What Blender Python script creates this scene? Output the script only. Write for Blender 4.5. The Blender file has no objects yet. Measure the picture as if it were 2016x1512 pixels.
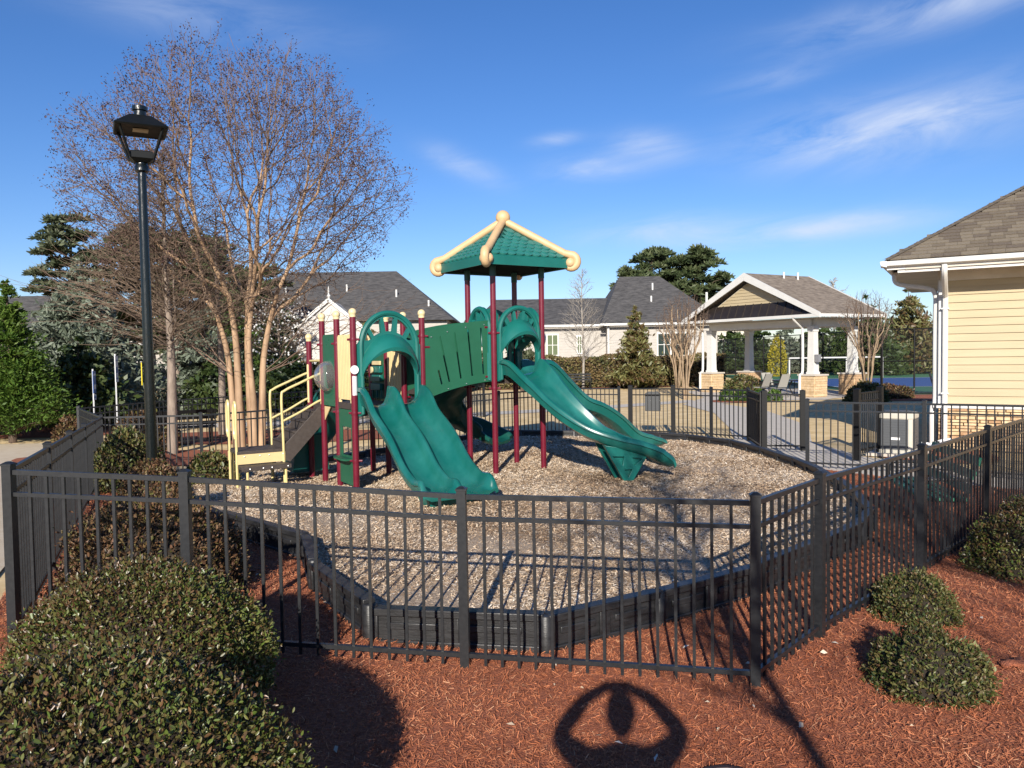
import bpy, bmesh, math, random
import numpy as np
from mathutils import Vector, Matrix
from mathutils.geometry import tessellate_polygon

random.seed(7)
rng = np.random.default_rng(7)
S = bpy.context.scene
COL = S.collection
R = math.radians

# ------------------------------------------------------------------ camera
CAM_H = 2.2
cam_data = bpy.data.cameras.new("camera")
cam_data.sensor_width = 36.0
cam_data.lens = 36.0 * 1514.0 / 2016.0
cam_data.clip_start = 0.05
cam_data.clip_end = 3000.0
cam = bpy.data.objects.new("camera", cam_data)
COL.objects.link(cam)
cam.matrix_world = Matrix.Translation((0, 0, CAM_H)) @ Matrix.Rotation(math.pi / 2 - R(2.3), 4, 'X') @ Matrix.Rotation(-0.0157, 4, 'Z')
S.camera = cam

# ------------------------------------------------------------------ sky and sun
SUN_EL = R(23.2)
ANTI_AZ = R(7.2)                      # shadows run away from the viewer, a little to the right
world = bpy.data.worlds.new("World")
S.world = world
world.use_nodes = True
wn, wl = world.node_tree.nodes, world.node_tree.links
wn.clear()
w_out = wn.new('ShaderNodeOutputWorld')
w_bg = wn.new('ShaderNodeBackground')
w_bg.inputs['Strength'].default_value = 0.078
w_sky = wn.new('ShaderNodeTexSky')
w_sky.sky_type = 'NISHITA'
w_sky.sun_disc = False
w_sky.sun_elevation = SUN_EL
w_sky.sun_rotation = math.pi + ANTI_AZ
w_sky.altitude = 100.0
w_sky.air_density = 1.0
w_sky.dust_density = 0.1
w_sky.ozone_density = 3.0
w_tc = wn.new('ShaderNodeTexCoord')


def wmath(op, a, b=None, c=None):
    n = wn.new('ShaderNodeMath')
    n.operation = op
    for i, v in enumerate((a, b, c)):
        if v is None:
            continue
        if isinstance(v, (int, float)):
            n.inputs[i].default_value = v
        else:
            wl.new(v, n.inputs[i])
    return n.outputs[0]


w_sep = wn.new('ShaderNodeSeparateXYZ')
wl.new(w_tc.outputs['Generated'], w_sep.inputs[0])
w_az = wmath('ARCTAN2', w_sep.outputs['X'], w_sep.outputs['Y'])
w_el = wmath('ARCSINE', w_sep.outputs['Z'])
w_comb = wn.new('ShaderNodeCombineXYZ')
wl.new(wmath('ADD', wmath('MULTIPLY', w_az, 5.0), wmath('MULTIPLY', w_el, -7.0)), w_comb.inputs[0])
wl.new(wmath('MULTIPLY', w_el, 17.0), w_comb.inputs[1])
w_noise = wn.new('ShaderNodeTexNoise')
w_noise.inputs['Scale'].default_value = 1.3
w_noise.inputs['Detail'].default_value = 7.0
w_noise.inputs['Roughness'].default_value = 0.6
w_noise.inputs['Distortion'].default_value = 0.7
wl.new(w_comb.outputs[0], w_noise.inputs['Vector'])
# thin cirrus banks: (azimuth, elevation, half width, half height, tilt, amount), degrees
BANKS = [(22.0, 14.1, 5.0, 1.7, .06, .95), (29.0, 14.3, 6.0, 1.9, .10, .95), (6.2, 13.2, 3.2, .8, .0, .9), (10.4, 14.4, 2.6, 1.0, -.1, .8), (-3.1, 13.5, 2.6, .9, -.35, .75),
         (12.6, 8.5, 6.0, 1.0, .0, .95), (22.5, 8.2, 6.5, .8, .05, .95), (28.5, 20.8, 8.0, 1.2, .04, .85), (18.4, 18.2, 3.5, .7, .1, .45), (3.4, 15.2, 1.6, .45, .1, .7), (-23, 22.5, 9, 1.6, -.08, .45),
         (75, 18, 20, 3, .1, .8), (-80, 15, 20, 2.5, .0, .7), (140, 22, 25, 3, .1, .7), (-140, 14, 25, 2, .0, .7)]
total = None
for az, el, hw, hh, ti, am in BANKS:
    da = wmath('SUBTRACT', w_az, R(az))
    de = wmath('SUBTRACT', wmath('SUBTRACT', w_el, R(el)), wmath('MULTIPLY', da, ti))
    a = wmath('DIVIDE', da, R(hw))
    e = wmath('DIVIDE', de, R(hh))
    q = wmath('ADD', wmath('MULTIPLY', a, a), wmath('MULTIPLY', e, e))
    g = wmath('MULTIPLY', wmath('EXPONENT', wmath('MULTIPLY', q, -1.0)), am)
    total = g if total is None else wmath('ADD', total, g)
w_ramp = wn.new('ShaderNodeMapRange')
w_ramp.inputs['From Min'].default_value = 0.30
w_ramp.inputs['From Max'].default_value = 0.72
wl.new(w_noise.outputs['Fac'], w_ramp.inputs['Value'])
w_mask = wmath('MINIMUM', wmath('MULTIPLY', wmath('MULTIPLY', total, w_ramp.outputs[0]), 0.80), 0.75)
w_mix = wn.new('ShaderNodeMix')
w_mix.data_type = 'RGBA'
wl.new(w_mask, w_mix.inputs['Factor'])
w_hsv = wn.new('ShaderNodeHueSaturation')
w_hsv.inputs['Saturation'].default_value = 1.2
wl.new(w_sky.outputs[0], w_hsv.inputs['Color'])
w_tint = wn.new('ShaderNodeMix')
w_tint.data_type = 'RGBA'
w_tint.blend_type = 'MULTIPLY'
w_tint.inputs['Factor'].default_value = 1.0
w_tint.inputs[7].default_value = (.88, .92, 1.17, 1)
wl.new(w_hsv.outputs[0], w_tint.inputs[6])
wl.new(w_tint.outputs[2], w_mix.inputs[6])
w_mix.inputs[7].default_value = (6.2, 6.9, 8.4, 1)
wl.new(w_mix.outputs[2], w_bg.inputs['Color'])
wl.new(w_bg.outputs[0], w_out.inputs[0])

sun_data = bpy.data.lights.new("sun", 'SUN')
sun_data.energy = 5.0
sun_data.angle = R(0.5)
sun_data.color = (1.0, 0.93, 0.82)
sun = bpy.data.objects.new("sun", sun_data)
COL.objects.link(sun)
sun.rotation_euler = Vector((math.sin(ANTI_AZ) * math.cos(SUN_EL), math.cos(ANTI_AZ) * math.cos(SUN_EL), -math.sin(SUN_EL))).to_track_quat('-Z', 'Y').to_euler()
sun.location = (-3, -20, 12)

vs = S.view_settings
vs.view_transform = 'Standard'
vs.look = 'None'
vs.gamma = 1.0
vs.exposure = 0.6
vs.use_curve_mapping = False

# ------------------------------------------------------------------ terrain height
def smooth(t):
    t = np.clip(t, 0.0, 1.0)
    return t * t * (3 - 2 * t)


def hgt(x, y):
    x = np.asarray(x, float)
    y = np.asarray(y, float)
    w = smooth((-0.4 - x) / 3.1)
    v = .22 - .0402 * (np.clip(y, 3.5, 16.0) - 5.36)
    return w * v * (1 - smooth((y - 18.0) / 14.0)) + .40 * smooth((1.5 - y) / 1.4)


def hz(x, y):
    return float(hgt(x, y))


# ------------------------------------------------------------------ materials
MATS = {}


def material(name, col, rough=.6, col2=None, scale=8.0, detail=4.0, bump=0.0, bscale=None, metal=0.0, spec=.5, stretch=(1, 1, 1), coat=0.0, coords='Object', mix=(.35, .65)):
    m = bpy.data.materials.new(name)
    m.use_nodes = True
    nt = m.node_tree
    b = nt.nodes['Principled BSDF']
    b.inputs['Roughness'].default_value = rough
    b.inputs['Metallic'].default_value = metal
    b.inputs['Specular IOR Level'].default_value = spec
    b.inputs['Coat Weight'].default_value = coat
    b.inputs['Base Color'].default_value = (*col, 1)
    tc = nt.nodes.new('ShaderNodeTexCoord')
    mp = nt.nodes.new('ShaderNodeMapping')
    mp.inputs['Scale'].default_value = stretch
    nt.links.new(tc.outputs[coords], mp.inputs[0])
    if col2 is not None:
        n = nt.nodes.new('ShaderNodeTexNoise')
        n.inputs['Scale'].default_value = scale
        n.inputs['Detail'].default_value = detail
        n.inputs['Roughness'].default_value = .6
        nt.links.new(mp.outputs[0], n.inputs['Vector'])
        r = nt.nodes.new('ShaderNodeValToRGB')
        r.color_ramp.elements[0].position = mix[0]
        r.color_ramp.elements[1].position = mix[1]
        r.color_ramp.elements[0].color = (*col, 1)
        r.color_ramp.elements[1].color = (*col2, 1)
        nt.links.new(n.outputs['Fac'], r.inputs[0])
        nt.links.new(r.outputs[0], b.inputs['Base Color'])
    if bump:
        n2 = nt.nodes.new('ShaderNodeTexNoise')
        n2.inputs['Scale'].default_value = bscale or scale * 3
        n2.inputs['Detail'].default_value = 5
        nt.links.new(mp.outputs[0], n2.inputs['Vector'])
        bp = nt.nodes.new('ShaderNodeBump')
        bp.inputs['Strength'].default_value = bump
        bp.inputs['Distance'].default_value = .02
        nt.links.new(n2.outputs['Fac'], bp.inputs['Height'])
        nt.links.new(bp.outputs[0], b.inputs['Normal'])
    MATS[name] = m
    return m


def leaf_material(name, cols, rough=.5, trans=.2, spec=.4):
    """colour picked per leaf from the 'rnd' attribute"""
    m = bpy.data.materials.new(name)
    m.use_nodes = True
    nt = m.node_tree
    b = nt.nodes['Principled BSDF']
    b.inputs['Roughness'].default_value = rough
    b.inputs['Specular IOR Level'].default_value = spec
    at = nt.nodes.new('ShaderNodeAttribute')
    at.attribute_name = 'rnd'
    r = nt.nodes.new('ShaderNodeValToRGB')
    e = r.color_ramp.elements
    while len(e) < len(cols):
        e.new(.5)
    for i, c in enumerate(cols):
        e[i].position = i / (len(cols) - 1)
        e[i].color = (*c, 1)
    nt.links.new(at.outputs['Fac'], r.inputs[0])
    nt.links.new(r.outputs[0], b.inputs['Base Color'])
    if trans > 0:
        t = nt.nodes.new('ShaderNodeBsdfTranslucent')
        nt.links.new(r.outputs[0], t.inputs['Color'])
        mx = nt.nodes.new('ShaderNodeMixShader')
        mx.inputs[0].default_value = trans
        nt.links.new(b.outputs[0], mx.inputs[1])
        nt.links.new(t.outputs[0], mx.inputs[2])
        nt.links.new(mx.outputs[0], nt.nodes['Material Output'].inputs['Surface'])
    MATS[name] = m
    return m


def siding_material(name, col, pitch, axis=2, depth=.6, col2=None, ns=3.0):
    """far clapboard or shingle courses: dark joint line and bump every 'pitch' metres"""
    m = material(name, col, .85, col2 or tuple(c * .9 for c in col), ns, detail=8, stretch=(1, 1, 5) if col2 else (1, 1, 1))
    nt = m.node_tree
    tc = nt.nodes.new('ShaderNodeTexCoord')
    sp = nt.nodes.new('ShaderNodeSeparateXYZ')
    nt.links.new(tc.outputs['Object'], sp.inputs[0])
    d = nt.nodes.new('ShaderNodeMath')
    d.operation = 'DIVIDE'
    d.inputs[1].default_value = pitch
    nt.links.new(sp.outputs[axis], d.inputs[0])
    f = nt.nodes.new('ShaderNodeMath')
    f.operation = 'FRACT'
    nt.links.new(d.outputs[0], f.inputs[0])
    bp = nt.nodes.new('ShaderNodeBump')
    bp.inputs['Strength'].default_value = depth
    bp.inputs['Distance'].default_value = .03
    bp.invert = True
    nt.links.new(f.outputs[0], bp.inputs['Height'])
    nt.links.new(bp.outputs[0], nt.nodes['Principled BSDF'].inputs['Normal'])
    return m


M = MATS
material('fence_black', (.012, .013, .015), .38, (.02, .021, .023), 30, spec=.5)
material('gate_black', (.004, .004, .005), .55, (.008, .008, .008), 30, spec=.25)
material('maroon', (.11, .006, .018), .3, (.14, .010, .024), 5, bump=.03, bscale=60)
material('cream_plastic', (.62, .47, .23), .42, (.66, .51, .26), 4)
material('cream_cap', (.66, .53, .30), .4, (.60, .47, .25), 6)
material('cream_roof', (.60, .41, .22), .5, (.53, .35, .18), 5)
material('canopy_under', (.004, .012, .011), .95, spec=.05)  # near-black, so the shade below the roof sits in the colour
material('cream_metal', (.62, .51, .23), .35, (.56, .46, .21), 6)
material('teal', (.006, .108, .090), .36, (.009, .13, .11), 2.5, bump=.02, bscale=90)
material('teal_tile', (.016, .145, .125), .5, (.026, .18, .155), 6)  # paler teal: the sun's whitish sheen is put into the tile colour
material('teal_slide', (.005, .096, .080), .25, (.026, .165, .145), 1.4, stretch=(1, 1, .5), mix=(.45, .8), coat=.25)
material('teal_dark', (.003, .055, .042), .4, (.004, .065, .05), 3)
material('green_panel', (.010, .088, .044), .5, (.012, .10, .052), 3, bump=.05, bscale=120)
material('deck_brown', (.045, .034, .028), .6, (.06, .047, .04), 20, bump=.2, bscale=120)
material('sticker_white', (.75, .75, .75), .4)
material('steel', (.55, .55, .55), .3, metal=1.0)
material('border_black', (.012, .012, .013), .42, (.028, .028, .03), 6, stretch=(1, 4, 4), bump=.15, bscale=40)
material('mulch', (.20, .056, .026), .9, (.38, .125, .06), 34, bump=1.0, bscale=60, stretch=(1, 1.6, 1))
material('chips_base', (.24, .17, .115), .9, (.46, .36, .26), 30, bump=1.0, bscale=60)
material('lawn_tan', (.56, .41, .21), .95, (.74, .57, .33), 1.6, detail=8, bump=.15, bscale=35, spec=.1)
material('concrete', (.50, .40, .28), .85, (.56, .47, .35), 4, detail=7, bump=.15, bscale=60)
material('concrete_grey', (.47, .42, .36), .85, (.54, .49, .42), 4, detail=7)
material('court_green', (.035, .15, .07), .8, (.045, .17, .08), 3)
material('court_blue', (.02, .075, .24), .8, (.025, .085, .27), 3)
material('white_paint', (.72, .71, .68), .45, (.66, .65, .62), 3)
material('white_trim', (.62, .61, .58), .5, (.58, .57, .54), 2)
material('soffit_beige', (.58, .53, .45), .6, (.48, .43, .35), 2)
material('yellow_board', (.44, .36, .225), .65, (.40, .325, .20), 1.2, stretch=(.6, 6, 6), bump=.08, bscale=40)
material('stone_a', (.40, .25, .13), .85, (.55, .38, .23), 7, bump=.5, bscale=22)
material('stone_b', (.50, .34, .18), .85, (.62, .47, .29), 7, bump=.5, bscale=22)
material('stone_c', (.30, .17, .085), .85, (.47, .30, .17), 7, bump=.5, bscale=22)
material('mortar', (.16, .12, .085), .95)
material('shingle_a', (.105, .083, .058), .95, (.16, .13, .095), 40, bump=.4, bscale=160)
material('shingle_b', (.14, .115, .085), .95, (.20, .165, .12), 40, bump=.4, bscale=160)
material('shingle_c', (.09, .07, .052), .95, (.14, .112, .085), 40, bump=.4, bscale=160)
material('metal_roof', (.030, .023, .020), .35, (.036, .029, .026), 4, metal=.3)
material('lamp_black', (.004, .006, .006), .24, (.005, .008, .008), 12, bump=.25, bscale=14, stretch=(4, 4, .6), coat=.1)
material('lantern_black', (.004, .005, .005), .5, (.006, .007, .007), 12, spec=.25)
material('lamp_lens', (.45, .36, .25), .5)
material('tag_yellow', (.75, .58, .02), .5)
material('bark_crape', (.25, .155, .088), .75, (.42, .28, .17), 5, stretch=(1, 1, .25), bump=.15, bscale=20)
material('bark_grey', (.17, .13, .10), .9, (.28, .22, .175), 9, stretch=(1, 1, .3), bump=.5, bscale=30)
material('bark_pale', (.34, .31, .27), .9, (.22, .19, .16), 7, stretch=(1, 1, .4))
material('bark_pine', (.07, .045, .032), .95, (.12, .085, .06), 8, stretch=(1, 1, .3), bump=.5)
material('bark_tan', (.22, .15, .09), .85, (.34, .25, .16), 6)
material('twig_crape', (.12, .08, .058), .85, (.21, .14, .098), 3)
material('twig_tan', (.15, .10, .07), .9)
material('twig_dark', (.08, .055, .035), .9)
material('twig_cypress', (.11, .075, .05), .9, (.19, .135, .095), 4)
material('core_shade', (.02, .014, .009), .95)  # near-black colour standing for the shade deep inside shrubs and hedge
material('house_white', (.48, .45, .41), .6)
material('glass_dark', (.03, .045, .04), .08, spec=.8)
material('glass_green', (.11, .14, .075), .15, spec=.6)
material('sign_white', (.70, .72, .74), .4)
material('sign_blue', (.02, .10, .36), .4)
material('galvanised', (.40, .40, .41), .45, (.34, .34, .35), 12, metal=.6)
material('sling_grey', (.30, .29, .26), .7)
material('chair_frame', (.02, .018, .016), .4)
material('ac_beige', (.50, .47, .40), .5, (.46, .43, .36), 5)
material('ac_grille', (.08, .085, .092), .55)
material('bench_green', (.012, .14, .075), .55, (.018, .17, .095), 6, stretch=(1, 6, 1))
material('valve_box', (.035, .018, .014), .6)
material('skin', (.45, .27, .19), .5)
material('hair', (.03, .02, .012), .7)
material('shirt', (.05, .06, .09), .8)
material('trousers', (.04, .045, .06), .85)
material('phone', (.01, .01, .012), .2)
siding_material('roof_grey', (.040, .038, .037), .16, 2, .5, (.098, .092, .088), 2.2)
siding_material('roof_brown', (.13, .10, .072), .09, 2, .4, (.26, .21, .16), 3.0)
siding_material('house_siding', (.42, .39, .35), .2, 2, .5)


def clear_plastic():
    m = bpy.data.materials.new('clear_plastic')
    m.use_nodes = True
    nt = m.node_tree
    t = nt.nodes.new('ShaderNodeBsdfTransparent')
    t.inputs['Color'].default_value = (.88, .89, .88, 1)
    g = nt.nodes.new('ShaderNodeBsdfGlossy')
    g.inputs['Roughness'].default_value = .08
    f = nt.nodes.new('ShaderNodeLayerWeight')
    f.inputs['Blend'].default_value = .22
    a = nt.nodes.new('ShaderNodeMath')
    a.operation = 'MULTIPLY'
    a.inputs[1].default_value = .55
    nt.links.new(f.outputs['Fresnel'], a.inputs[0])
    mx = nt.nodes.new('ShaderNodeMixShader')
    nt.links.new(a.outputs[0], mx.inputs[0])
    nt.links.new(t.outputs[0], mx.inputs[1])
    nt.links.new(g.outputs[0], mx.inputs[2])
    df = nt.nodes.new('ShaderNodeBsdfDiffuse')
    df.inputs['Color'].default_value = (.7, .7, .68, 1)
    m2 = nt.nodes.new('ShaderNodeMixShader')
    m2.inputs[0].default_value = .10
    nt.links.new(mx.outputs[0], m2.inputs[1])
    nt.links.new(df.outputs[0], m2.inputs[2])
    nt.links.new(m2.outputs[0], nt.nodes['Material Output'].inputs['Surface'])
    MATS['clear_plastic'] = m


def mesh_screen():
    """woven chain-link fabric seen from afar: black wire over open air"""
    m = bpy.data.materials.new('wire_mesh')
    m.use_nodes = True
    nt = m.node_tree
    b = nt.nodes['Principled BSDF']
    b.inputs['Base Color'].default_value = (.008, .009, .009, 1)
    t = nt.nodes.new('ShaderNodeBsdfTransparent')
    mx = nt.nodes.new('ShaderNodeMixShader')
    mx.inputs[0].default_value = .16
    nt.links.new(t.outputs[0], mx.inputs[1])
    nt.links.new(b.outputs[0], mx.inputs[2])
    nt.links.new(mx.outputs[0], nt.nodes['Material Output'].inputs['Surface'])
    MATS['wire_mesh'] = m


clear_plastic()
mesh_screen()
leaf_material('mulch_bits', [(.10, .027, .013), (.29, .088, .038), (.42, .145, .068), (.50, .19, .09), (.60, .32, .18)], .9, 0, .2)
leaf_material('chip_bits', [(.08, .05, .032), (.28, .185, .115), (.50, .365, .24), (.63, .51, .375), (.74, .66, .56)], .9, 0, .2)
leaf_material('leaf_hedge', [(.02, .016, .008), (.11, .052, .025), (.07, .07, .022), (.19, .10, .05), (.05, .085, .016), (.16, .14, .045), (.085, .13, .024), (.14, .17, .038), (.29, .27, .10)], .36, .18, .5)
leaf_material('leaf_hedge_bronze', [(.02, .016, .008), (.11, .052, .025), (.07, .07, .022), (.19, .10, .05), (.05, .085, .016), (.16, .14, .045), (.085, .13, .024), (.14, .17, .038), (.29, .27, .10)], .36, .18, .5)
leaf_material('leaf_brown', [(.035, .024, .012), (.085, .048, .024), (.15, .072, .038), (.11, .11, .03), (.20, .105, .055), (.28, .18, .10)], .5, .18, .4)
leaf_material('leaf_olive', [(.02, .035, .01), (.06, .085, .02), (.12, .115, .035), (.11, .06, .028), (.16, .17, .06), (.25, .235, .10)], .45, .18, .4)
leaf_material('leaf_bright', [(.018, .048, .007), (.046, .10, .012), (.08, .145, .018), (.125, .18, .03)], .55, .25)
leaf_material('leaf_cedar', [(.04, .058, .037), (.10, .125, .085), (.165, .195, .14), (.22, .25, .19)], .6, .2)
leaf_material('leaf_pine', [(.02, .036, .014), (.05, .072, .026), (.082, .105, .042), (.11, .125, .056)], .6, .15)
leaf_material('leaf_pine_pale', [(.03, .042, .022), (.065, .082, .04), (.10, .12, .065), (.12, .13, .075)], .6, .15)
leaf_material('leaf_holly', [(.01, .022, .008), (.028, .05, .014), (.05, .075, .02), (.07, .09, .03)], .4, .15)
leaf_material('leaf_forsythia', [(.30, .26, .02), (.42, .34, .03), (.2, .2, .03)], .6, .2)
leaf_material('blossom', [(.60, .58, .55), (.75, .74, .72), (.5, .48, .45)], .6, .3)
leaf_material('seed_heads', [(.03, .016, .014), (.07, .035, .032), (.10, .055, .045)], .8, 0)
leaf_material('hedge_far', [(.06, .07, .024), (.14, .13, .045), (.20, .15, .062), (.15, .09, .045), (.25, .20, .09)], .6, .2)

# ------------------------------------------------------------------ helpers
def tag(o, label=None, cat=None, group=None, kind=None):
    if label:
        o['label'] = label
    if cat:
        o['category'] = cat
    if group:
        o['group'] = group
    if kind:
        o['kind'] = kind
    return o


def thing(name, label, cat, loc=(0, 0, 0), rz=0.0, group=None):
    o = bpy.data.objects.new(name, None)
    o.empty_display_size = .2
    COL.objects.link(o)
    o.location = loc
    o.rotation_euler = (0, 0, rz)
    return tag(o, label, cat, group)


def link(name, me, parent=None, loc=None, rot=None, scale=None):
    o = bpy.data.objects.new(name, me)
    COL.objects.link(o)
    if parent is not None:
        o.parent = parent
    if loc is not None:
        o.location = loc
    if rot is not None:
        o.rotation_euler = rot
    if scale is not None:
        o.scale = scale
    return o


def copy_tree(o, parent=None):
    c = o.copy()
    COL.objects.link(c)
    c.parent = parent
    for ch in o.children:
        copy_tree(ch, c)
    return c


def catmull(pts, n=8):
    P = [np.array(p, float) for p in pts]
    P = [2 * P[0] - P[1]] + P + [2 * P[-1] - P[-2]]
    out = []
    for i in range(1, len(P) - 2):
        for k in range(n):
            t = k / n
            a, b, c, d = P[i - 1], P[i], P[i + 1], P[i + 2]
            out.append(.5 * ((2 * b) + (c - a) * t + (2 * a - 5 * b + 4 * c - d) * t * t + (3 * b - a - 3 * c + d) * t ** 3))
    out.append(P[-2])
    return out


class MB:
    def __init__(self):
        self.v = []
        self.f = []

    def add(self, vs_, fs_):
        b = len(self.v)
        self.v += [tuple(map(float, p)) for p in vs_]
        self.f += [tuple(b + i for i in f) for f in fs_]
        return self

    def box(self, c, s, rz=0.0, mat=None):
        hx, hy, hzz = s[0] / 2, s[1] / 2, s[2] / 2
        cs, sn = math.cos(rz), math.sin(rz)
        vv = []
        for sx, sy, sz in ((-1, -1, -1), (1, -1, -1), (1, 1, -1), (-1, 1, -1), (-1, -1, 1), (1, -1, 1), (1, 1, 1), (-1, 1, 1)):
            x, y, z = sx * hx, sy * hy, sz * hzz
            if mat is not None:
                p = mat @ Vector((x, y, z))
                vv.append((c[0] + p.x, c[1] + p.y, c[2] + p.z))
            else:
                vv.append((c[0] + x * cs - y * sn, c[1] + x * sn + y * cs, c[2] + z))
        return self.add(vv, [(0, 3, 2, 1), (4, 5, 6, 7), (0, 1, 5, 4), (1, 2, 6, 5), (2, 3, 7, 6), (3, 0, 4, 7)])

    def beam(self, a, b, w, h):
        """box-section bar from a to b, width w across, height h"""
        a, b = Vector(a), Vector(b)
        d = (b - a)
        L = d.length
        d.normalize()
        up = Vector((0, 0, 1)) if abs(d.z) < .95 else Vector((0, 1, 0))
        s = d.cross(up).normalized()
        u = s.cross(d).normalized()
        m = Matrix((d, s, u)).transposed()
        return self.box((a + b) / 2, (L, w, h), mat=m)

    def tube(self, pts, r, n=8, cap=True, closed=False):
        pts = [np.array(p, float) for p in pts]
        N = len(pts)
        rr = [r] * N if isinstance(r, (int, float)) else list(r)
        t0 = pts[1] - pts[0]
        t0 /= np.linalg.norm(t0) + 1e-9
        ref = np.array((0, 0, 1.)) if abs(t0[2]) < .9 else np.array((1., 0, 0))
        nrm = np.cross(t0, ref)
        nrm /= np.linalg.norm(nrm)
        vv, ff = [], []
        for i in range(N):
            t = pts[min(i + 1, N - 1)] - pts[max(i - 1, 0)]
            if closed:
                t = pts[(i + 1) % N] - pts[i - 1]
            t = t / (np.linalg.norm(t) + 1e-9)
            nrm = nrm - t * np.dot(nrm, t)
            nrm /= np.linalg.norm(nrm) + 1e-9
            bi = np.cross(t, nrm)
            for k in range(n):
                a = 2 * math.pi * k / n
                vv.append(pts[i] + rr[i] * (math.cos(a) * nrm + math.sin(a) * bi))
        for i in range(N if closed else N - 1):
            j = (i + 1) % N
            for k in range(n):
                k2 = (k + 1) % n
                ff.append((i * n + k, i * n + k2, j * n + k2, j * n + k))
        if cap and not closed:
            ff.append(tuple(range(n - 1, -1, -1)))
            ff.append(tuple((N - 1) * n + k for k in range(n)))
        return self.add(vv, ff)

    def lathe(self, prof, n=16, c=(0, 0, 0)):
        vv, ff = [], []
        for r, z in prof:
            for k in range(n):
                a = 2 * math.pi * k / n
                vv.append((c[0] + r * math.cos(a), c[1] + r * math.sin(a), c[2] + z))
        for i in range(len(prof) - 1):
            for k in range(n):
                k2 = (k + 1) % n
                ff.append((i * n + k, i * n + k2, (i + 1) * n + k2, (i + 1) * n + k))
        ff.append(tuple(range(n - 1, -1, -1)))
        ff.append(tuple((len(prof) - 1) * n + k for k in range(n)))
        return self.add(vv, ff)

    def ball(self, c, r, n=14, m=8, sc=(1, 1, 1)):
        prof = []
        for i in range(m + 1):
            a = -math.pi / 2 + math.pi * i / m
            prof.append((max(math.cos(a), .003) * r, math.sin(a) * r))
        vv, ff = [], []
        for rr, z in prof:
            for k in range(n):
                a = 2 * math.pi * k / n
                vv.append((c[0] + rr * math.cos(a) * sc[0], c[1] + rr * math.sin(a) * sc[1], c[2] + z * sc[2]))
        for i in range(m):
            for k in range(n):
                k2 = (k + 1) % n
                ff.append((i * n + k, i * n + k2, (i + 1) * n + k2, (i + 1) * n + k))
        return self.add(vv, ff)

    def loft(self, rings, close_ring=True, caps=True):
        n = len(rings[0])
        vv = [p for r_ in rings for p in r_]
        ff = []
        for i in range(len(rings) - 1):
            for k in range(n if close_ring else n - 1):
                k2 = (k + 1) % n
                ff.append((i * n + k, i * n + k2, (i + 1) * n + k2, (i + 1) * n + k))
        if caps and close_ring:
            ff.append(tuple(range(n - 1, -1, -1)))
            ff.append(tuple((len(rings) - 1) * n + k for k in range(n)))
        return self.add(vv, ff)

    def plate(self, outline, holes, th, o, ex, ey):
        """flat plate with holes; outline in 2-D, placed at o along ex, ey, thickness th centred"""
        o, ex, ey = Vector(o), Vector(ex), Vector(ey)
        nz = ex.cross(ey).normalized()
        loops = [outline] + list(holes)
        tri = tessellate_polygon([[Vector((p[0], p[1], 0)) for p in lp] for lp in loops])
        flat = [p for lp in loops for p in lp]
        b = len(flat)
        vv = []
        for s in (-.5, .5):
            for p in flat:
                q = o + ex * p[0] + ey * p[1] + nz * (s * th)
                vv.append((q.x, q.y, q.z))
        ff = []
        for a, b1, c in tri:
            pa, pb, pc = flat[a], flat[b1], flat[c]
            cr = (pb[0] - pa[0]) * (pc[1] - pa[1]) - (pb[1] - pa[1]) * (pc[0] - pa[0])
            if cr < 0:
                b1, c = c, b1
            ff.append((b + a, b + b1, b + c))
            ff.append((a, c, b1))
        st = 0
        for li, lp in enumerate(loops):
            n = len(lp)
            ar = sum(lp[i][0] * lp[(i + 1) % n][1] - lp[(i + 1) % n][0] * lp[i][1] for i in range(n))
            ccw = ar > 0
            for i in range(n):
                i0, i1 = st + i, st + (i + 1) % n
                q = (i0, i1, b + i1, b + i0)
                if (li == 0) != ccw:
                    q = q[::-1]
                ff.append(q)
            st += n
        return self.add(vv, ff)

    def mesh(self, name, mat, angle=38):
        me = bpy.data.meshes.new(name)
        me.from_pydata(self.v, [], self.f)
        me.materials.append(M[mat])
        if angle is not None:
            me.polygons.foreach_set('use_smooth', [True] * len(me.polygons))
            me.set_sharp_from_angle(angle=R(angle))
        me.update()
        return me

    def build(self, name, mat, parent=None, angle=38, bevel=0.0, loc=None, rot=None):
        o = link(name, self.mesh(name, mat, angle), parent, loc, rot)
        if bevel:
            b = o.modifiers.new('bevel', 'BEVEL')
            b.width = bevel
            b.segments = 2
            b.limit_method = 'ANGLE'
        return o


def np_mesh(name, V, Fq, mat, rnd=None, smooth_=False):
    """fast mesh from numpy arrays; Fq is (n, k)"""
    me = bpy.data.meshes.new(name)
    k = Fq.shape[1]
    me.vertices.add(len(V))
    me.vertices.foreach_set('co', np.ascontiguousarray(V, np.float32).ravel())
    me.loops.add(Fq.size)
    me.loops.foreach_set('vertex_index', np.ascontiguousarray(Fq, np.int32).ravel())
    me.polygons.add(len(Fq))
    me.polygons.foreach_set('loop_start', np.arange(0, Fq.size, k, dtype=np.int32))
    me.polygons.foreach_set('loop_total', np.full(len(Fq), k, np.int32))
    if smooth_:
        me.polygons.foreach_set('use_smooth', np.ones(len(Fq), bool))
    me.materials.append(M[mat])
    if rnd is not None:
        a = me.attributes.new('rnd', 'FLOAT', 'FACE')
        a.data.foreach_set('value', np.ascontiguousarray(rnd, np.float32))
    me.update(calc_edges=True)
    me.validate()
    return me


def unit(a):
    return a / (np.linalg.norm(a, axis=-1, keepdims=True) + 1e-9)


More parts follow.
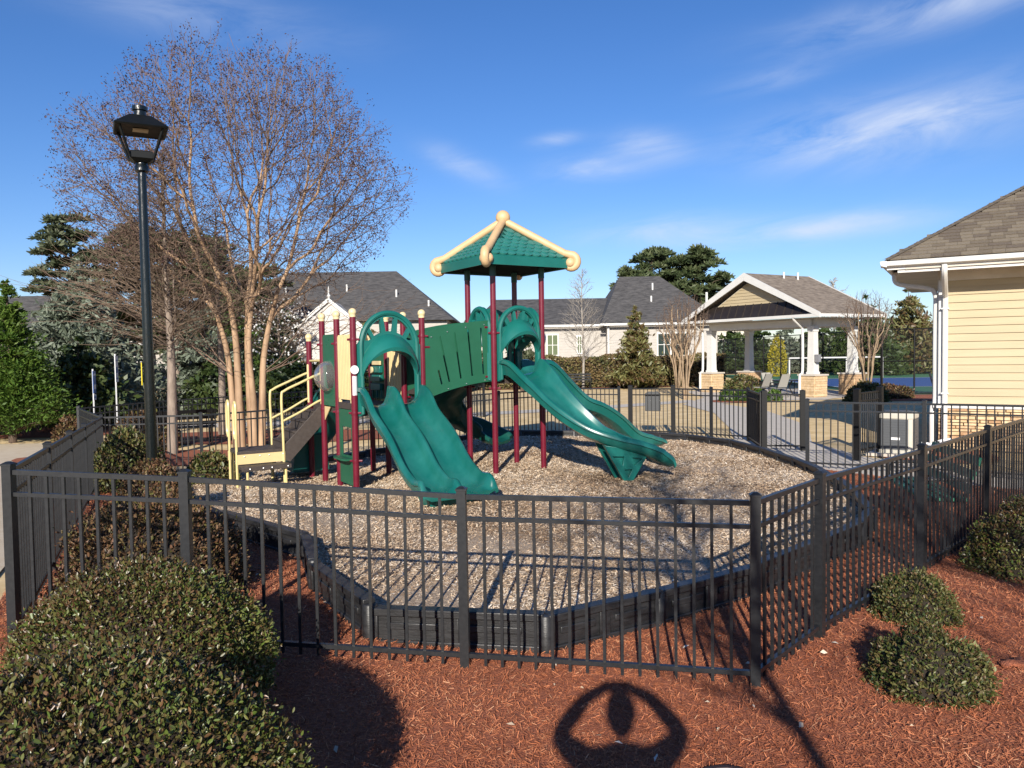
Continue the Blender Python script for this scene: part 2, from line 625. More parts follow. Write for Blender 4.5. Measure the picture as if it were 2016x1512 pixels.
def leaves_mesh(name, P, A, B, mat, rnd, fold=None):
    """one diamond-shaped leaf per row: centre P, half length A, half width B, optional fold offset"""
    n = len(P)
    V = np.empty((n, 4, 3))
    V[:, 0] = P - A
    V[:, 1] = P + B
    V[:, 2] = P + A
    V[:, 3] = P - B
    if fold is not None:
        V[:, 1] += fold
        V[:, 3] += fold
    Fq = np.arange(n * 4).reshape(n, 4)
    return np_mesh(name, V.reshape(-1, 3), Fq, mat, rnd)


def oval_leaves(name, P, A, B, mat, rnd, fold):
    """rounded leaf folded along its midrib: six points, two quads"""
    n = len(P)
    V = np.empty((n, 6, 3))
    V[:, 0] = P - A
    V[:, 1] = P - A * .3 + B + fold
    V[:, 2] = P + A * .45 + B * .85 + fold
    V[:, 3] = P + A
    V[:, 4] = P + A * .45 - B * .85 + fold
    V[:, 5] = P - A * .3 - B + fold
    b = np.arange(n)[:, None] * 6
    Fq = np.concatenate([b + np.array([[0, 1, 2, 3]]), b + np.array([[0, 3, 4, 5]])], 1).reshape(-1, 4)
    return np_mesh(name, V.reshape(-1, 3), Fq, mat, np.repeat(rnd, 2))


def rand_dirs(n):
    return unit(rng.normal(size=(n, 3)))


def branch_mesh(name, segs, mat, sides=5):
    """segs: list of (points, radii) -> one tapered-tube mesh"""
    Vs, Fs, off = [], [], 0
    ang = np.arange(sides) * 2 * math.pi / sides
    ca, sa = np.cos(ang), np.sin(ang)
    for P, r in segs:
        P = np.asarray(P, float)
        N = len(P)
        T = np.empty_like(P)
        T[1:-1] = P[2:] - P[:-2]
        T[0] = P[1] - P[0]
        T[-1] = P[-1] - P[-2]
        T = unit(T)
        m = T.mean(axis=0)
        ref = np.array((0, 0, 1.)) if abs(m[2]) < .8 * np.linalg.norm(m) else np.array((1., 0, 0))
        X = unit(np.cross(T, ref))
        Y = np.cross(T, X)
        r = np.asarray(r, float)[:, None, None]
        V = P[:, None, :] + r * (ca[None, :, None] * X[:, None, :] + sa[None, :, None] * Y[:, None, :])
        Vs.append(V.reshape(-1, 3))
        i = np.arange(N - 1)[:, None] * sides
        k = np.arange(sides)[None, :]
        k2 = (k + 1) % sides
        F = np.stack([i + k, i + k2, i + sides + k2, i + sides + k], axis=-1).reshape(-1, 4) + off
        Fs.append(F)
        off += N * sides
    return np_mesh(name, np.concatenate(Vs), np.concatenate(Fs), mat, smooth_=True)


def grow(root, d0, tips, r_tip, power=.5, frac=.38, jit=.08, straight=.0):
    """branches joining a root to a cloud of tips by repeated splitting; returns segments"""
    segs = []
    rs = np.random.default_rng(len(tips) + 3)

    def rad(n):
        return r_tip * n ** power

    stack = [(np.array(root, float), np.array(d0, float), np.asarray(tips, float), None)]
    while stack:
        p, d, T, r0 = stack.pop()
        n = len(T)
        if r0 is None:
            r0 = rad(n)
        if n == 1:
            q = T[0]
            L = np.linalg.norm(q - p)
            mid = p + d * L * .4 * .5 + (q - p) * .3 + rs.normal(size=3) * L * .03
            segs.append(([p, mid, q], [min(r0, r_tip * 1.3), r_tip, r_tip * .6]))
            continue
        # 2-means split on direction from p
        if n == 2:
            groups = [T[:1], T[1:]]
        else:
            D = unit(T - p) * .6 + T * .05 * 1.0 + .12 * (T - T.mean(0)) / (T.std() + 1e-6)
            a, b = rs.choice(n, 2, replace=False)
            ca_, cb_ = D[a], D[b]
            for _ in range(5):
                m = ((D - ca_) ** 2).sum(1) < ((D - cb_) ** 2).sum(1)
                if m.all() or not m.any():
                    m = rs.random(n) < .5
                    if m.all() or not m.any():
                        m[0] = ~m[0]
                ca_, cb_ = D[m].mean(0), D[~m].mean(0)
            groups = [T[m], T[~m]]
        for g in groups:
            c = g.mean(0)
            L = np.linalg.norm(c - p)
            f = frac if len(g) > 1 else 1.0
            if len(g) == 1:
                stack.append((p, d, g, rad(1)))
                continue
            q = p + (c - p) * f + rs.normal(size=3) * L * jit * f
            Ls = np.linalg.norm(q - p)
            mid = p + .5 * (q - p) + (d - unit(q - p)) * Ls * .16 + rs.normal(size=3) * Ls * .03
            r1 = rad(len(g))
            segs.append(([p, mid, q], [min(r0, r1 * 1.25), (r1 + min(r0, r1 * 1.25)) / 2, r1]))
            dn = unit(q - mid)
            stack.append((q, dn, g, r1))
    return segs


def in_poly(x, y, poly):
    c = np.zeros(x.shape, bool)
    n = len(poly)
    for i in range(n):
        x0, y0 = poly[i]
        x1, y1 = poly[(i + 1) % n]
        m = ((y0 > y) != (y1 > y)) & (x < (x1 - x0) * (y - y0) / ((y1 - y0) or 1e-9) + x0)
        c ^= m
    return c


def sheet(name, poly, mat, lift, step=.8, zf=None, kind='structure', label=None, parent=None):
    """polygon laid on the terrain as its own thin sheet"""
    bm = bmesh.new()
    bv = [bm.verts.new((x, y, 0)) for x, y in poly]
    for tri in tessellate_polygon([[Vector((x, y, 0)) for x, y in poly]]):
        bm.faces.new([bv[i] for i in tri])
    xs = [p[0] for p in poly]
    ys = [p[1] for p in poly]
    for ax, lo, hi in ((0, min(xs), max(xs)), (1, min(ys), max(ys))):
        k = lo + step
        while k < hi:
            co = (k, 0, 0) if ax == 0 else (0, k, 0)
            no = (1, 0, 0) if ax == 0 else (0, 1, 0)
            bmesh.ops.bisect_plane(bm, geom=bm.verts[:] + bm.edges[:] + bm.faces[:], plane_co=co, plane_no=no)
            k += step
    for v in bm.verts:
        v.co.z = (zf(v.co.x, v.co.y) if zf else hz(v.co.x, v.co.y)) + lift
    bmesh.ops.recalc_face_normals(bm, faces=bm.faces[:])
    if sum(f_.normal.z for f_ in bm.faces) < 0:
        bmesh.ops.reverse_faces(bm, faces=bm.faces[:])
    me = bpy.data.meshes.new(name)
    bm.to_mesh(me)
    bm.free()
    me.materials.append(M[mat])
    me.polygons.foreach_set('use_smooth', [True] * len(me.polygons))
    o = link(name, me, parent)
    tag(o, label, None, None, kind)
    return o

# ================================================================== GROUND
def ground_sheet():
    xs = np.concatenate([np.array([-900, -500, -300, -180, -110, -70, -45, -32, -24]), np.arange(-18, 18.1, .6), np.array([24, 32, 45, 70, 110, 180, 300, 500, 900])])
    ys = np.concatenate([np.array([-300, -120, -60, -30, -15]), np.arange(-8, 34.1, .6), np.array([40, 48, 60, 80, 110, 160, 240, 400, 700, 1500])])
    X, Y = np.meshgrid(xs, ys)
    Z = hgt(X, Y) - .03
    nx, ny = len(xs), len(ys)
    V = np.stack([X, Y, Z], -1).reshape(-1, 3)
    i = np.arange(ny - 1)[:, None] * nx
    j = np.arange(nx - 1)[None, :]
    F = np.stack([i + j, i + j + 1, i + nx + j + 1, i + nx + j], -1).reshape(-1, 4)
    o = link('lawn', np_mesh('lawn', V, F, 'lawn_tan', smooth_=True))
    tag(o, 'dormant tan lawn reaching to the houses', None, None, 'structure')


ground_sheet()

LEFT_A, LEFT_B = (-3.54, 5.36), (-8.47, 15.8)
BORDER = [(-3.55, 9.25), (-2.19, 7.99), (-1.85, 7.0), (-1.12, 5.84), (.22, 5.6), (1.15, 6.12), (2.15, 6.83), (3.05, 7.7), (3.83, 8.47), (4.27, 9.15),
          (4.58, 10.2), (4.80, 11.2), (4.93, 12.3), (4.97, 13.5), (4.87, 14.97), (4.65, 16.3), (3.99, 17.6), (2.8, 18.4), (1.51, 18.9), (.2, 19.15),
          (-1.1, 18.8), (-2.3, 17.95), (-3.28, 17.07), (-4.0, 16.1), (-4.75, 15.25), (-5.6, 14.6), (-6.45, 13.9), (-6.3, 12.7), (-5.5, 11.6), (-4.5, 10.4)]

mulch_poly = [(-5.6, -3.0), (-4.3, 3.5), (-3.78, 5.2), (-5.95, 9.8), (-8.75, 15.75), (-6.6, 16.3), (-4.2, 17.4), (-1.5, 19.2), (1.4, 20.9), (3.0, 20.2),
              (4.1, 19.6), (5.3, 18.4), (5.25, 16.8), (5.15, 14.6), (6.2, 13.1), (7.6, 11.7), (9.2, 10.4), (12.0, 8.6), (14, 5), (14, -3)]
sheet('mulch_bed', mulch_poly, 'mulch', .0, label='red shredded mulch bed around the play area')
chips = [(x, y) for x, y in BORDER]
sheet('wood_chip_surface', chips, 'chips_base', .12, step=.5,
      zf=lambda x, y: hz(x, y) + .02 * math.sin(x * 2.1 + y) * math.sin(y * 1.7 - x * .6) - .03 * math.exp(-((x - 1.9) ** 2 + (y - 12.2) ** 2) / .5) - .04 * math.exp(-((x + .5) ** 2 + (y - 10.3) ** 2) / .4),
      label='play area floor of weathered wood chips')
walk_left = [(-3.86, 4.9), (-6.1, 9.7), (-8.9, 15.7), (-10.2, 18.3), (-13.5, 22.0), (-17, 22.0), (-15.5, 15.5), (-10.5, 9.5), (-6.6, 4.2), (-5.0, -2), (-4.55, 3.4)]
sheet('footpath_left', walk_left, 'concrete', -.008, label='pale concrete path outside the left fence')
walk_right = [(5.32, 18.3), (5.2, 16.4), (5.2, 14.7), (6.25, 13.15), (7.65, 11.75), (9.25, 10.45), (12.2, 8.7), (13.0, 10.2), (9.6, 12.6), (7.9, 14.1), (7.1, 15.6), (7.1, 18.2), (8.5, 22), (9.2, 28), (8.6, 31.5),
              (10.5, 33.2), (13.5, 33.0), (14.2, 33.9), (18.4, 36.6), (14.6, 44.0), (9.3, 41.6), (9.0, 36), (7.0, 31.5), (7.1, 27), (6.2, 22)]
sheet('footpath_right', walk_right, 'concrete_grey', -.014, label='concrete walk from the gate to the pavilion')
sheet('footpath_back', [(-12, 25.2), (-4, 26.2), (3, 29.5), (8, 33.0), (8, 34.4), (3, 31.0), (-4, 27.6), (-12, 26.6)], 'concrete_grey', -.016, label='grey path across the lawn behind the fence')
for i, (cx, cy, rx, ry) in enumerate([(-8.9, 18.6, 3.3, 1.5), (-7.2, 22.8, 4.6, 1.6), (10.0, 33.0, 1.6, 1.1), (18.2, 33.4, 3.8, 2.2), (4.5, 48.2, 14, 1.5), (-16, 25.5, 5.0, 2.2), (8.6, 15.6, 1.2, 1.2)]):
    pl = [(cx + rx * math.cos(a) * (1 + .1 * math.sin(3 * a + i)), cy + ry * math.sin(a)) for a in np.linspace(0, 2 * math.pi, 24, endpoint=False)]
    sheet('tree_mulch_bed', pl, 'mulch', -.006, label='red mulch bed round the trees beyond the fence')
sheet('court_surround', [(17.6, 35.2), (52, 29), (56, 70), (17.6, 68), (16.6, 50)], 'court_green', -.02, step=8, label='green sports court surface')
sheet('court_play_area', [(18.4, 43.2), (42, 41), (44, 55), (18.6, 55.5)], 'court_blue', -.010, step=8, label='blue sports court playing area')
sheet('court_line', [(18.45, 43.25), (18.6, 43.25), (18.75, 55.45), (18.6, 55.45)], 'white_paint', -.004, step=8, label='white court line')
sheet('court_line', [(18.4, 43.1), (42, 40.9), (42, 41.06), (18.4, 43.26)], 'white_paint', -.004, step=8, label='white court line')
sheet('court_line', [(18.6, 55.4), (44, 54.9), (44, 55.1), (18.6, 55.6)], 'white_paint', -.004, step=8, label='white court line')


def scatter_bits(name, n, poly, zfun, lmin, lmax, wid, mat, label, near=1.0, bounds=None, tilt=.35, lift=.006, extra=None, sd=.2, mean=.5):
    """loose shreds lying on a surface; density falls with distance"""
    xs = [p[0] for p in poly]
    ys = [p[1] for p in poly]
    bx = bounds or (min(xs), max(xs), min(ys), max(ys))
    px, py = [], []
    got = 0
    while got < n:
        m = n * 3
        x = rng.uniform(bx[0], bx[1], m)
        y = rng.uniform(bx[2], bx[3], m)
        keep = in_poly(x, y, poly)
        d = np.maximum(y, 3.0)
        keep &= rng.random(m) < (3.0 / d) ** near
        keep &= np.abs(x) < .72 * np.maximum(y, .5) + 1.2
        if extra is not None:
            keep &= extra(x, y)
        px.append(x[keep])
        py.append(y[keep])
        got += keep.sum()
    x = np.concatenate(px)[:n]
    y = np.concatenate(py)[:n]
    sz = 1 + np.clip((y - 5) / 10, 0, 1.2) * .7
    z = zfun(x, y) + lift * rng.random(n) * 2.5
    a = rng.uniform(0, math.pi, n)
    L = rng.uniform(lmin, lmax, n) * sz / 2
    W = rng.uniform(wid * .5, wid * 1.3, n) * sz / 2
    t = rng.normal(0, tilt, n)
    A = np.stack([np.cos(a) * np.cos(t), np.sin(a) * np.cos(t), np.sin(t)], -1) * L[:, None]
    s = rng.normal(0, tilt * 1.3, n)
    B = np.stack([-np.sin(a) * np.cos(s), np.cos(a) * np.cos(s), np.sin(s)], -1) * W[:, None]
    P = np.stack([x, y, z + np.abs(A[:, 2]) * .8], -1)
    V = np.empty((n, 4, 3))
    k = rng.uniform(.3, 1.0, n)[:, None]
    V[:, 0] = P - A - B * k
    V[:, 1] = P + A - B * (1.3 - k)
    V[:, 2] = P + A * .9 + B
    V[:, 3] = P - A * .9 + B * k
    r = np.clip(rng.normal(mean, sd, n) + .14 * np.sin(x * 1.9 + 1.3 * np.sin(y * 1.3)) * np.sin(y * 2.3 + x), 0, 1)
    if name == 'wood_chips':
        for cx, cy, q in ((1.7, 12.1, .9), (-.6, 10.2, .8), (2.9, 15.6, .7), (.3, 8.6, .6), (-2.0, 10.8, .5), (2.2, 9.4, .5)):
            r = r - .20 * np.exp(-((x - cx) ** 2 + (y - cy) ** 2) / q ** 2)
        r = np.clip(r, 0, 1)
    r[rng.random(n) < .008] = 1.0
    o = link(name, np_mesh(name, V.reshape(-1, 3), np.arange(4 * n).reshape(n, 4), mat, r))
    tag(o, label, None, None, 'stuff')
    return o


outside = lambda x, y: ~in_poly(x, y, BORDER)
scatter_bits('mulch_shreds', 290000, mulch_poly, hgt, .014, .052, .0046, 'mulch_bits', 'loose shreds of red mulch on the beds', near=1.15, bounds=(-9, 12, 1.9, 20), extra=outside)
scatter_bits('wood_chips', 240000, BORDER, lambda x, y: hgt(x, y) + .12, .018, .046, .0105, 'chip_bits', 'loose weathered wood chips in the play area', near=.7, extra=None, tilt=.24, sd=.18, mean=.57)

# fallen leaves and sticks on the mulch
n = 130
x = rng.uniform(-3, 6, n)
y = rng.uniform(3.0, 9, n)
k = in_poly(x, y, mulch_poly) & ~in_poly(x, y, BORDER)
x, y = x[k], y[k]
n = len(x)
a = rng.uniform(0, 6.3, n)
L = rng.uniform(.012, .03, n)
A = np.stack([np.cos(a), np.sin(a), rng.normal(0, .3, n)], -1) * L[:, None]
B = np.stack([-np.sin(a), np.cos(a), rng.normal(0, .4, n)], -1) * (L * .45)[:, None]
o = link('fallen_leaves', leaves_mesh('fallen_leaves', np.stack([x, y, hgt(x, y) + .025], -1), A, B, 'chip_bits', rng.uniform(.5, 1, n), np.array((0, 0, .006))))
tag(o, 'pale dry leaves scattered on the red mulch', None, None, 'stuff')

# ================================================================== PLASTIC BORDER
def border_section_mesh():
    m = MB()
    L, H_, T = 1.0, .27, .105
    m.box((0, 0, H_ / 2 - .02), (L - .02, .045, H_ - .03))                   # web
    m.box((0, 0, H_ - .03), (L - .012, T, .06))                               # top cap
    m.box((0, 0, .0), (L - .016, T - .006, .06))                              # foot
    for x in (-.47, -.02, .47):
        m.box((x, 0, H_ / 2 - .015), (.055 if abs(x) > .1 else .09, T - .012, H_ - .05))
    for sx in (-.245, .225):
        for sy in (-1, 1):
            m.box((sx, sy * .028, H_ / 2 + .0), (.30, .022, .055))            # raised bar in each pocket
    me = m.mesh('border_section', 'border_black', 30)
    return me


border_me = border_section_mesh()
border = thing('playground_border', 'black moulded plastic edging enclosing the wood chips', 'edging', (0, 0, 0))
nb = len(BORDER)
for i in range(nb):
    a, b = BORDER[i], BORDER[(i + 1) % nb]
    L = math.hypot(b[0] - a[0], b[1] - a[1])
    k = max(1, round(L / 1.35))
    for j in range(k):
        p = (a[0] + (b[0] - a[0]) * (j + .5) / k, a[1] + (b[1] - a[1]) * (j + .5) / k)
        o = link('border_section', border_me, border, (p[0], p[1], hz(*p) + .01 + random.uniform(-.008, .008)), (random.uniform(-.012, .012), random.uniform(-.01, .01), math.atan2(b[1] - a[1], b[0] - a[0])), (L / k, 1, 1))
        bv = o.modifiers.new('bevel', 'BEVEL')
        bv.width = .008
        bv.segments = 2
stake = MB().lathe([(.06, .0), (.06, .255), (.05, .268), (.02, .27)], 12).mesh('border_stake', 'border_black')
for x, y in BORDER:
    link('border_stake', stake, border, (x, y, hz(x, y)))

# ================================================================== FENCES
PH = 1.25                     # post height
post_me = MB().box((0, 0, PH / 2 - .05), (.064, .064, PH + .1)).mesh('post', 'fence_black', 30)
cap_me = MB().loft([[(-.038, -.038, PH), (.038, -.038, PH), (.038, .038, PH), (-.038, .038, PH)], [(-.038, -.038, PH + .012), (.038, -.038, PH + .012), (.038, .038, PH + .012), (-.038, .038, PH + .012)],
                    [(-.012, -.012, PH + .028), (.012, -.012, PH + .028), (.012, .012, PH + .028), (-.012, .012, PH + .028)]]).mesh('post_cap', 'fence_black', 30)
bal_me = MB().box((0, 0, (PH - .05) / 2 + .01), (.02, .02, PH - .06)).mesh('baluster', 'fence_black', 30)
gpost_me = MB().box((0, 0, PH / 2 - .03), (.11, .11, PH + .12)).mesh('gate_post', 'gate_black', 30)
gcap_me = MB().lathe([(.082, PH + .03), (.082, PH + .045), (.02, PH + .06)], 4).mesh('gate_post_cap', 'gate_black', 30)


def post(parent, x, y, z, rz, gate=False):
    o = link('post', gpost_me if gate else post_me, parent, (x, y, z), (random.uniform(-.006, .006), random.uniform(-.006, .006), rz))
    link('post_cap', gcap_me if gate else cap_me, o, rot=(0, 0, math.pi / 4 if gate else 0))
    return o


def panel(parent, a, b, mat='fence_black', spacing=.122, inset=.032):
    """rails and pickets between two post positions (x, y, z)"""
    a, b = np.array(a, float), np.array(b, float)
    d = b - a
    L = np.linalg.norm(d[:2])
    u = d / L
    rz = math.atan2(d[1], d[0])
    p0, p1 = a + u * inset, b - u * inset
    for h, th in ((PH - .045, .034), (PH - .20, .028), (.085, .03)):
        mid = (p0 + p1) / 2
        m = MB()
        m.beam((p0[0] - mid[0], p0[1] - mid[1], p0[2] + h - mid[2]), (p1[0] - mid[0], p1[1] - mid[1], p1[2] + h - mid[2]), .034, th)
        o = m.build('rail', mat, parent, 30, loc=tuple(mid))
    n = max(2, int(round((L - 2 * inset) / spacing)))
    for i in range(1, n):
        q = p0 + (p1 - p0) * i / n
        o = link('baluster', bal_me, parent, tuple(q), (random.uniform(-.003, .003), random.uniform(-.003, .003), rz))


def fence(label, pts, group=None, first=True, last=True):
    P = [(x, y, z if z is not None else hz(x, y)) for x, y, z in pts]
    f = thing('picket_fence', label, 'fence', (0, 0, 0), 0, group)
    for i, p in enumerate(P):
        q = P[min(i + 1, len(P) - 1)]
        o_ = P[max(i - 1, 0)]
        rz = math.atan2(q[1] - o_[1], q[0] - o_[0])
        if (i > 0 or first) and (i < len(P) - 1 or last):
            post(f, *p, rz)
        if i < len(P) - 1:
            panel(f, p, q)
    return f


fence('black metal picket fence running behind the two big clipped shrubs', [(-3.54, 5.36, .22), (-2.30, 5.35, .15), (-.36, 5.33, .0), (1.56, 4.95, .0)])
fence('black metal picket fence along the concrete path', [(LEFT_A[0] + (LEFT_B[0] - LEFT_A[0]) * t, LEFT_A[1] + (LEFT_B[1] - LEFT_A[1]) * t, .22 - .42 * t) for t in (0, .2, .4, .6, .8, 1.0)], first=False)
fence('black metal picket fence beside the low shrubs and green bench', [(1.56, 4.95, 0), (2.32, 5.79, 0), (3.91, 7.33, 0), (5.56, 8.98, 0), (7.2, 10.6, 0)], first=False)
fence('black metal picket fence at the back of the play area, under the crape myrtle', [(-8.47, 15.8, -.2), (-6.5, 16.0, -.2), (-4.45, 17.25, -.14), (-2.4, 18.5, -.09), (-.35, 19.75, -.03), (1.7, 20.95, 0), (2.85, 20.5, 0)], first=False)
fence('black picket fence between the black gate and the pavilion walk', [(4.19, 20.0, 0), (5.0, 19.3, 0), (5.72, 18.6, 0), (5.48, 16.9, 0)], first=False)
fence('black picket fence in front of the yellow building and air conditioner', [(5.46, 14.2, 0), (7.14, 13.3, 0), (8.75, 12.2, 0), (10.4, 11.1, 0)])
fence('black picket fence on the far side of the bare trees and bench', [(-8.47, 15.8, -.2), (-10.4, 18.4, -.17), (-9.1, 20.6, -.13), (-7.4, 22.3, -.1), (-5.4, 23.9, -.05), (-3.2, 25.4, 0), (-1.0, 27.0, 0)], first=False)


def gate(label, a, b, z, leaf_box=False, solid=False):
    g = thing('metal_gate', label, 'gate', (0, 0, 0))
    rz = math.atan2(b[1] - a[1], b[0] - a[0])
    post(g, a[0], a[1], z, rz, True)
    post(g, b[0], b[1], z, rz, True)
    panel(g, (a[0], a[1], z), (b[0], b[1], z), 'gate_black', .105, .05)
    return g


g1 = gate('black gate with wide square posts and a grey box hung on it', (3.12, 20.3), (4.19, 20.0), 0)
m = MB()
m.plate([(-.2, -.26), (.2, -.26), (.2, .2), (.12, .25), (-.12, .25), (-.2, .2)], [], .09, (0, 0, 0), (1, 0, 0), (0, 0, 1))
o = m.build('lock_box', 'galvanised', g1, 30, .012, loc=(3.70, 20.22, .88), rot=(0, 0, math.atan2(-.3, 1.07)))
o.data.materials[0] = material('box_grey', (.05, .053, .057), .5)
g2 = gate('open black gate leaf beside the concrete walk', (5.52, 16.82), (6.3, 16.65), .0)
g3 = gate('open black gate leaf next to the air conditioner', (6.72, 14.95), (7.55, 15.75), .10)

# ================================================================== PLAY STRUCTURE
PLAY = thing('play_structure', 'green and maroon playground tower set with slides, arched bridge and pointed roof', 'playground', (-2.465, 12.0, 0), R(32))
DL, DR = 1.37, 1.80           # deck heights
W1 = 1.18
PR = .050
TX0, TX1, TY0, TY1 = 2.47, 3.47, -.13, .77


def pbuild(m, name, mat, angle=38, bevel=0.0, parent=None):
    return m.build(name, mat, parent or PLAY, angle, bevel)


def play_post(x, y, top, ball=True, mat='maroon'):
    m = MB().lathe([(PR, -.1), (PR, top)], 16)
    o = pbuild(m, 'post', mat)
    o.location = (x, y, 0)
    if ball:
        pbuild(MB().ball((0, 0, top + .045), .064, 16, 10).lathe([(.05, top - .03), (.052, top + .01)], 16), 'post_cap', 'cream_cap', parent=o)
    return o


for x in (0, W1):
    for y in (0, .75, 1.5):
        play_post(x, y, 2.83)
    play_post(x, 2.25, 2.5)
for x in (TX0, TX1):
    for y in (TY0, TY1):
        play_post(x, y, 3.72, False)
# clamps on the posts
for x, y, zz in ((0, 0, (1.3, 2.45, .55)), (0, .75, (1.28, 2.4, .5)), (0, 1.5, (1.28, 2.4, 1.75)), (W1, 0, (1.5, 2.5)), (TX0, TY0, (1.6, 2.55)), (TX0, TY1, (1.6, 2.55))):
    for z in zz:
        m = MB()
        m.lathe([(PR + .006, z - .025), (PR + .008, z), (PR + .006, z + .025)], 14, (x, y, 0))
        m.tube([(x + .04, y - .03, z), (x + .085, y - .06, z)], .018, 8)
        m.tube([(x - .04, y + .03, z), (x - .07, y + .06, z)], .018, 8)
        pbuild(m, 'clamp', 'maroon')


# ---- decks
def deck(x0, x1, y0, y1, z, name='deck'):
    m = MB()
    m.box(((x0 + x1) / 2, (y0 + y1) / 2, z - .012), (x1 - x0, y1 - y0, .024))
    for a, b in (((x0, y0), (x1, y0)), ((x1, y0), (x1, y1)), ((x1, y1), (x0, y1)), ((x0, y1), (x0, y0))):
        m.beam((a[0], a[1], z - .075), (b[0], b[1], z - .075), .03, .1)
    n = 3
    for i in range(1, n):
        m.beam((x0 + (x1 - x0) * i / n, y0 + .02, z - .06), (x0 + (x1 - x0) * i / n, y1 - .02, z - .06), .03, .07)
    return pbuild(m, name, 'deck_brown', 30)


deck(.05, W1 - .05, .05, 2.2, DL)
deck(TX0 + .05, TX1 - .05, TY0 + .05, TY1 - .05, DR)


# ---- moulded arches
def arch(mid, ex, nrm, width, z0, ztop, name='entry_arch'):
    """moulded plastic arch in the plane (ex, up); nrm points outward"""
    hw = width / 2
    Ht = ztop - z0
    sh = z0 + Ht * .66                                     # shoulder height
    o = Vector((mid[0], mid[1], 0))
    ex, nrm = Vector(ex), Vector(nrm)
    up = Vector((0, 0, 1))

    def arc(a, b, zb, n, zc0=None):
        return [(a * math.cos(t), zb + b * math.sin(t)) for t in np.linspace(0, math.pi, n)]

    root = MB()
    aw = hw * .92
    outer = [(-hw, z0), (-hw, sh + .02)] + arc(aw, ztop - sh, sh, 25)[::-1][1:-1] + [(hw, sh + .02), (hw, z0)]
    iw = hw - .085
    oz = z0 + Ht * .38
    ot = z0 + Ht * .615
    inner = [(iw, z0 + .005), (iw, oz)] + arc(iw, ot - oz, oz, 21) + [(-iw, oz), (-iw, z0 + .005)]
    # lower opening is the notch of the outline
    outl = [(-hw, z0)] + outer[1:-1] + [(hw, z0)] + inner[0:1] + inner[1:-1] + inner[-1:]
    # window openings between hood and rim
    fan = []

    def wedge(t0, t1, r0, r1, n=7):
        a = [(hw * r1 * math.cos(t), sh + (ztop - sh) * r1 * math.sin(t)) for t in np.linspace(t0, t1, n)]
        b = [(hw * r0 * math.cos(t), sh + (ztop - sh) * r0 * math.sin(t)) for t in np.linspace(t1, t0, n)]
        return a + b
    zc = z0 + Ht * .70
    for t0, t1 in ((.20, .50), (.66, 1.20), (1.34, 1.80), (1.94, 2.48), (2.64, 2.94)):
        top = [(aw * .83 * math.cos(t), sh + (ztop - sh) * .83 * math.sin(t)) for t in np.linspace(t0, t1, 9)]
        # bottom follows the hood crown
        bot = []
        for t in np.linspace(t1 - .05, t0 + .05, 7):
            x = aw * .66 * math.cos(t)
            bot.append((x, sh + (ztop - sh) * (.43 - .62 * (x / aw) ** 2)))
        fan.append(top + bot)
    root.plate(outl, fan, .07, o, ex, up)
    base = pbuild(root, name, 'teal', 30, .012)
    # rounded outer rim
    m = MB()
    m.tube([o + ex * p[0] + up * p[1] + nrm * .025 for p in [(-aw + .02, z0 + .02), (-aw + .02, sh - .1)] + [((aw - .02) * math.cos(t), sh + (ztop - sh - .03) * math.sin(t)) for t in np.linspace(math.pi, 0, 24)] + [(aw - .02, sh - .1), (aw - .02, z0 + .02)]], .042, 8)
    m.build('rim', 'teal', base)
    # projecting hood over the opening
    m = MB()
    rings = []
    oz2 = oz - .02
    for t in np.linspace(0, math.pi, 26):
        c, s = math.cos(t), math.sin(t)
        ring = []
        tk = .05 + .21 * max(s, 0) ** 1.3
        for (dr, dn) in ((0, .02), (0, .24 * s + .05), (.22 * tk, .25 * s + .055), (.6 * tk, .17 * s + .05), (tk, .06 * s + .04), (tk * 1.05, .02)):
            rr, rz_ = iw + dr * .55, (ot - oz2) + dr
            ring.append(o + ex * (rr * c) + up * (oz2 + rz_ * s) + nrm * dn)
        rings.append(ring)
    m.loft(rings)
    for sx in (-1, 1):
        m.tube([o + ex * (sx * (iw + .02)) + up * z + nrm * .05 for z in (z0 + .03, z0 + Ht * .2, oz2 + .02)], .035, 8)
    m.build('hood', 'teal', base)
    return base


arch((W1 / 2, 0), (1, 0, 0), (0, -1, 0), W1 - .10, DL - .12, 2.90)
arch(((TX0 + TX1) / 2, TY0), (1, 0, 0), (0, -1, 0), TX1 - TX0 - .10, DR - .08, 3.02)
arch((TX1, (TY0 + TY1) / 2), (0, 1, 0), (1, 0, 0), TY1 - TY0 - .10, DR - .08, 3.02)
arch(((TX0 + TX1) / 2, TY1), (-1, 0, 0), (0, 1, 0), TX1 - TX0 - .10, DR - .08, 3.02)
arch((TX0, (TY0 + TY1) / 2), (0, -1, 0), (-1, 0, 0), TY1 - TY0 - .10, DR - .08, 3.02)


# ---- slides
def chute_profile(w, h, divider=None):
    def wall(sx, hh, ww):
        return [(sx * (ww + .065), hh - .075), (sx * (ww + .06), hh - .02), (sx * (ww + .035), hh), (sx * (ww + .0), hh - .006), (sx * (ww - .03), hh * .62), (sx * (ww - .065), hh * .22), (sx * (ww - .13), .02)]
    left = wall(-1, h, w)
    right = wall(1, h, w)[::-1]
    if divider is None:
        mid = [(-w * .4, 0), (0, -.006), (w * .4, 0)]
    else:
        dv = divider
        mid = [(-w * .55, -.005), (-w * .3, 0), (-.10, .03), (-.055, dv * .45), (-.035, dv - .015), (-.012, dv), (.012, dv), (.035, dv - .015), (.055, dv * .45), (.10, .03), (w * .3, 0), (w * .55, -.005)]
    under = [(w + .03, h - .08), (w + .005, .0), (w - .10, -.05), (0, -.055), (-(w - .10), -.05), (-(w + .005), .0), (-(w + .03), h - .08)]
    return left + mid + right + under


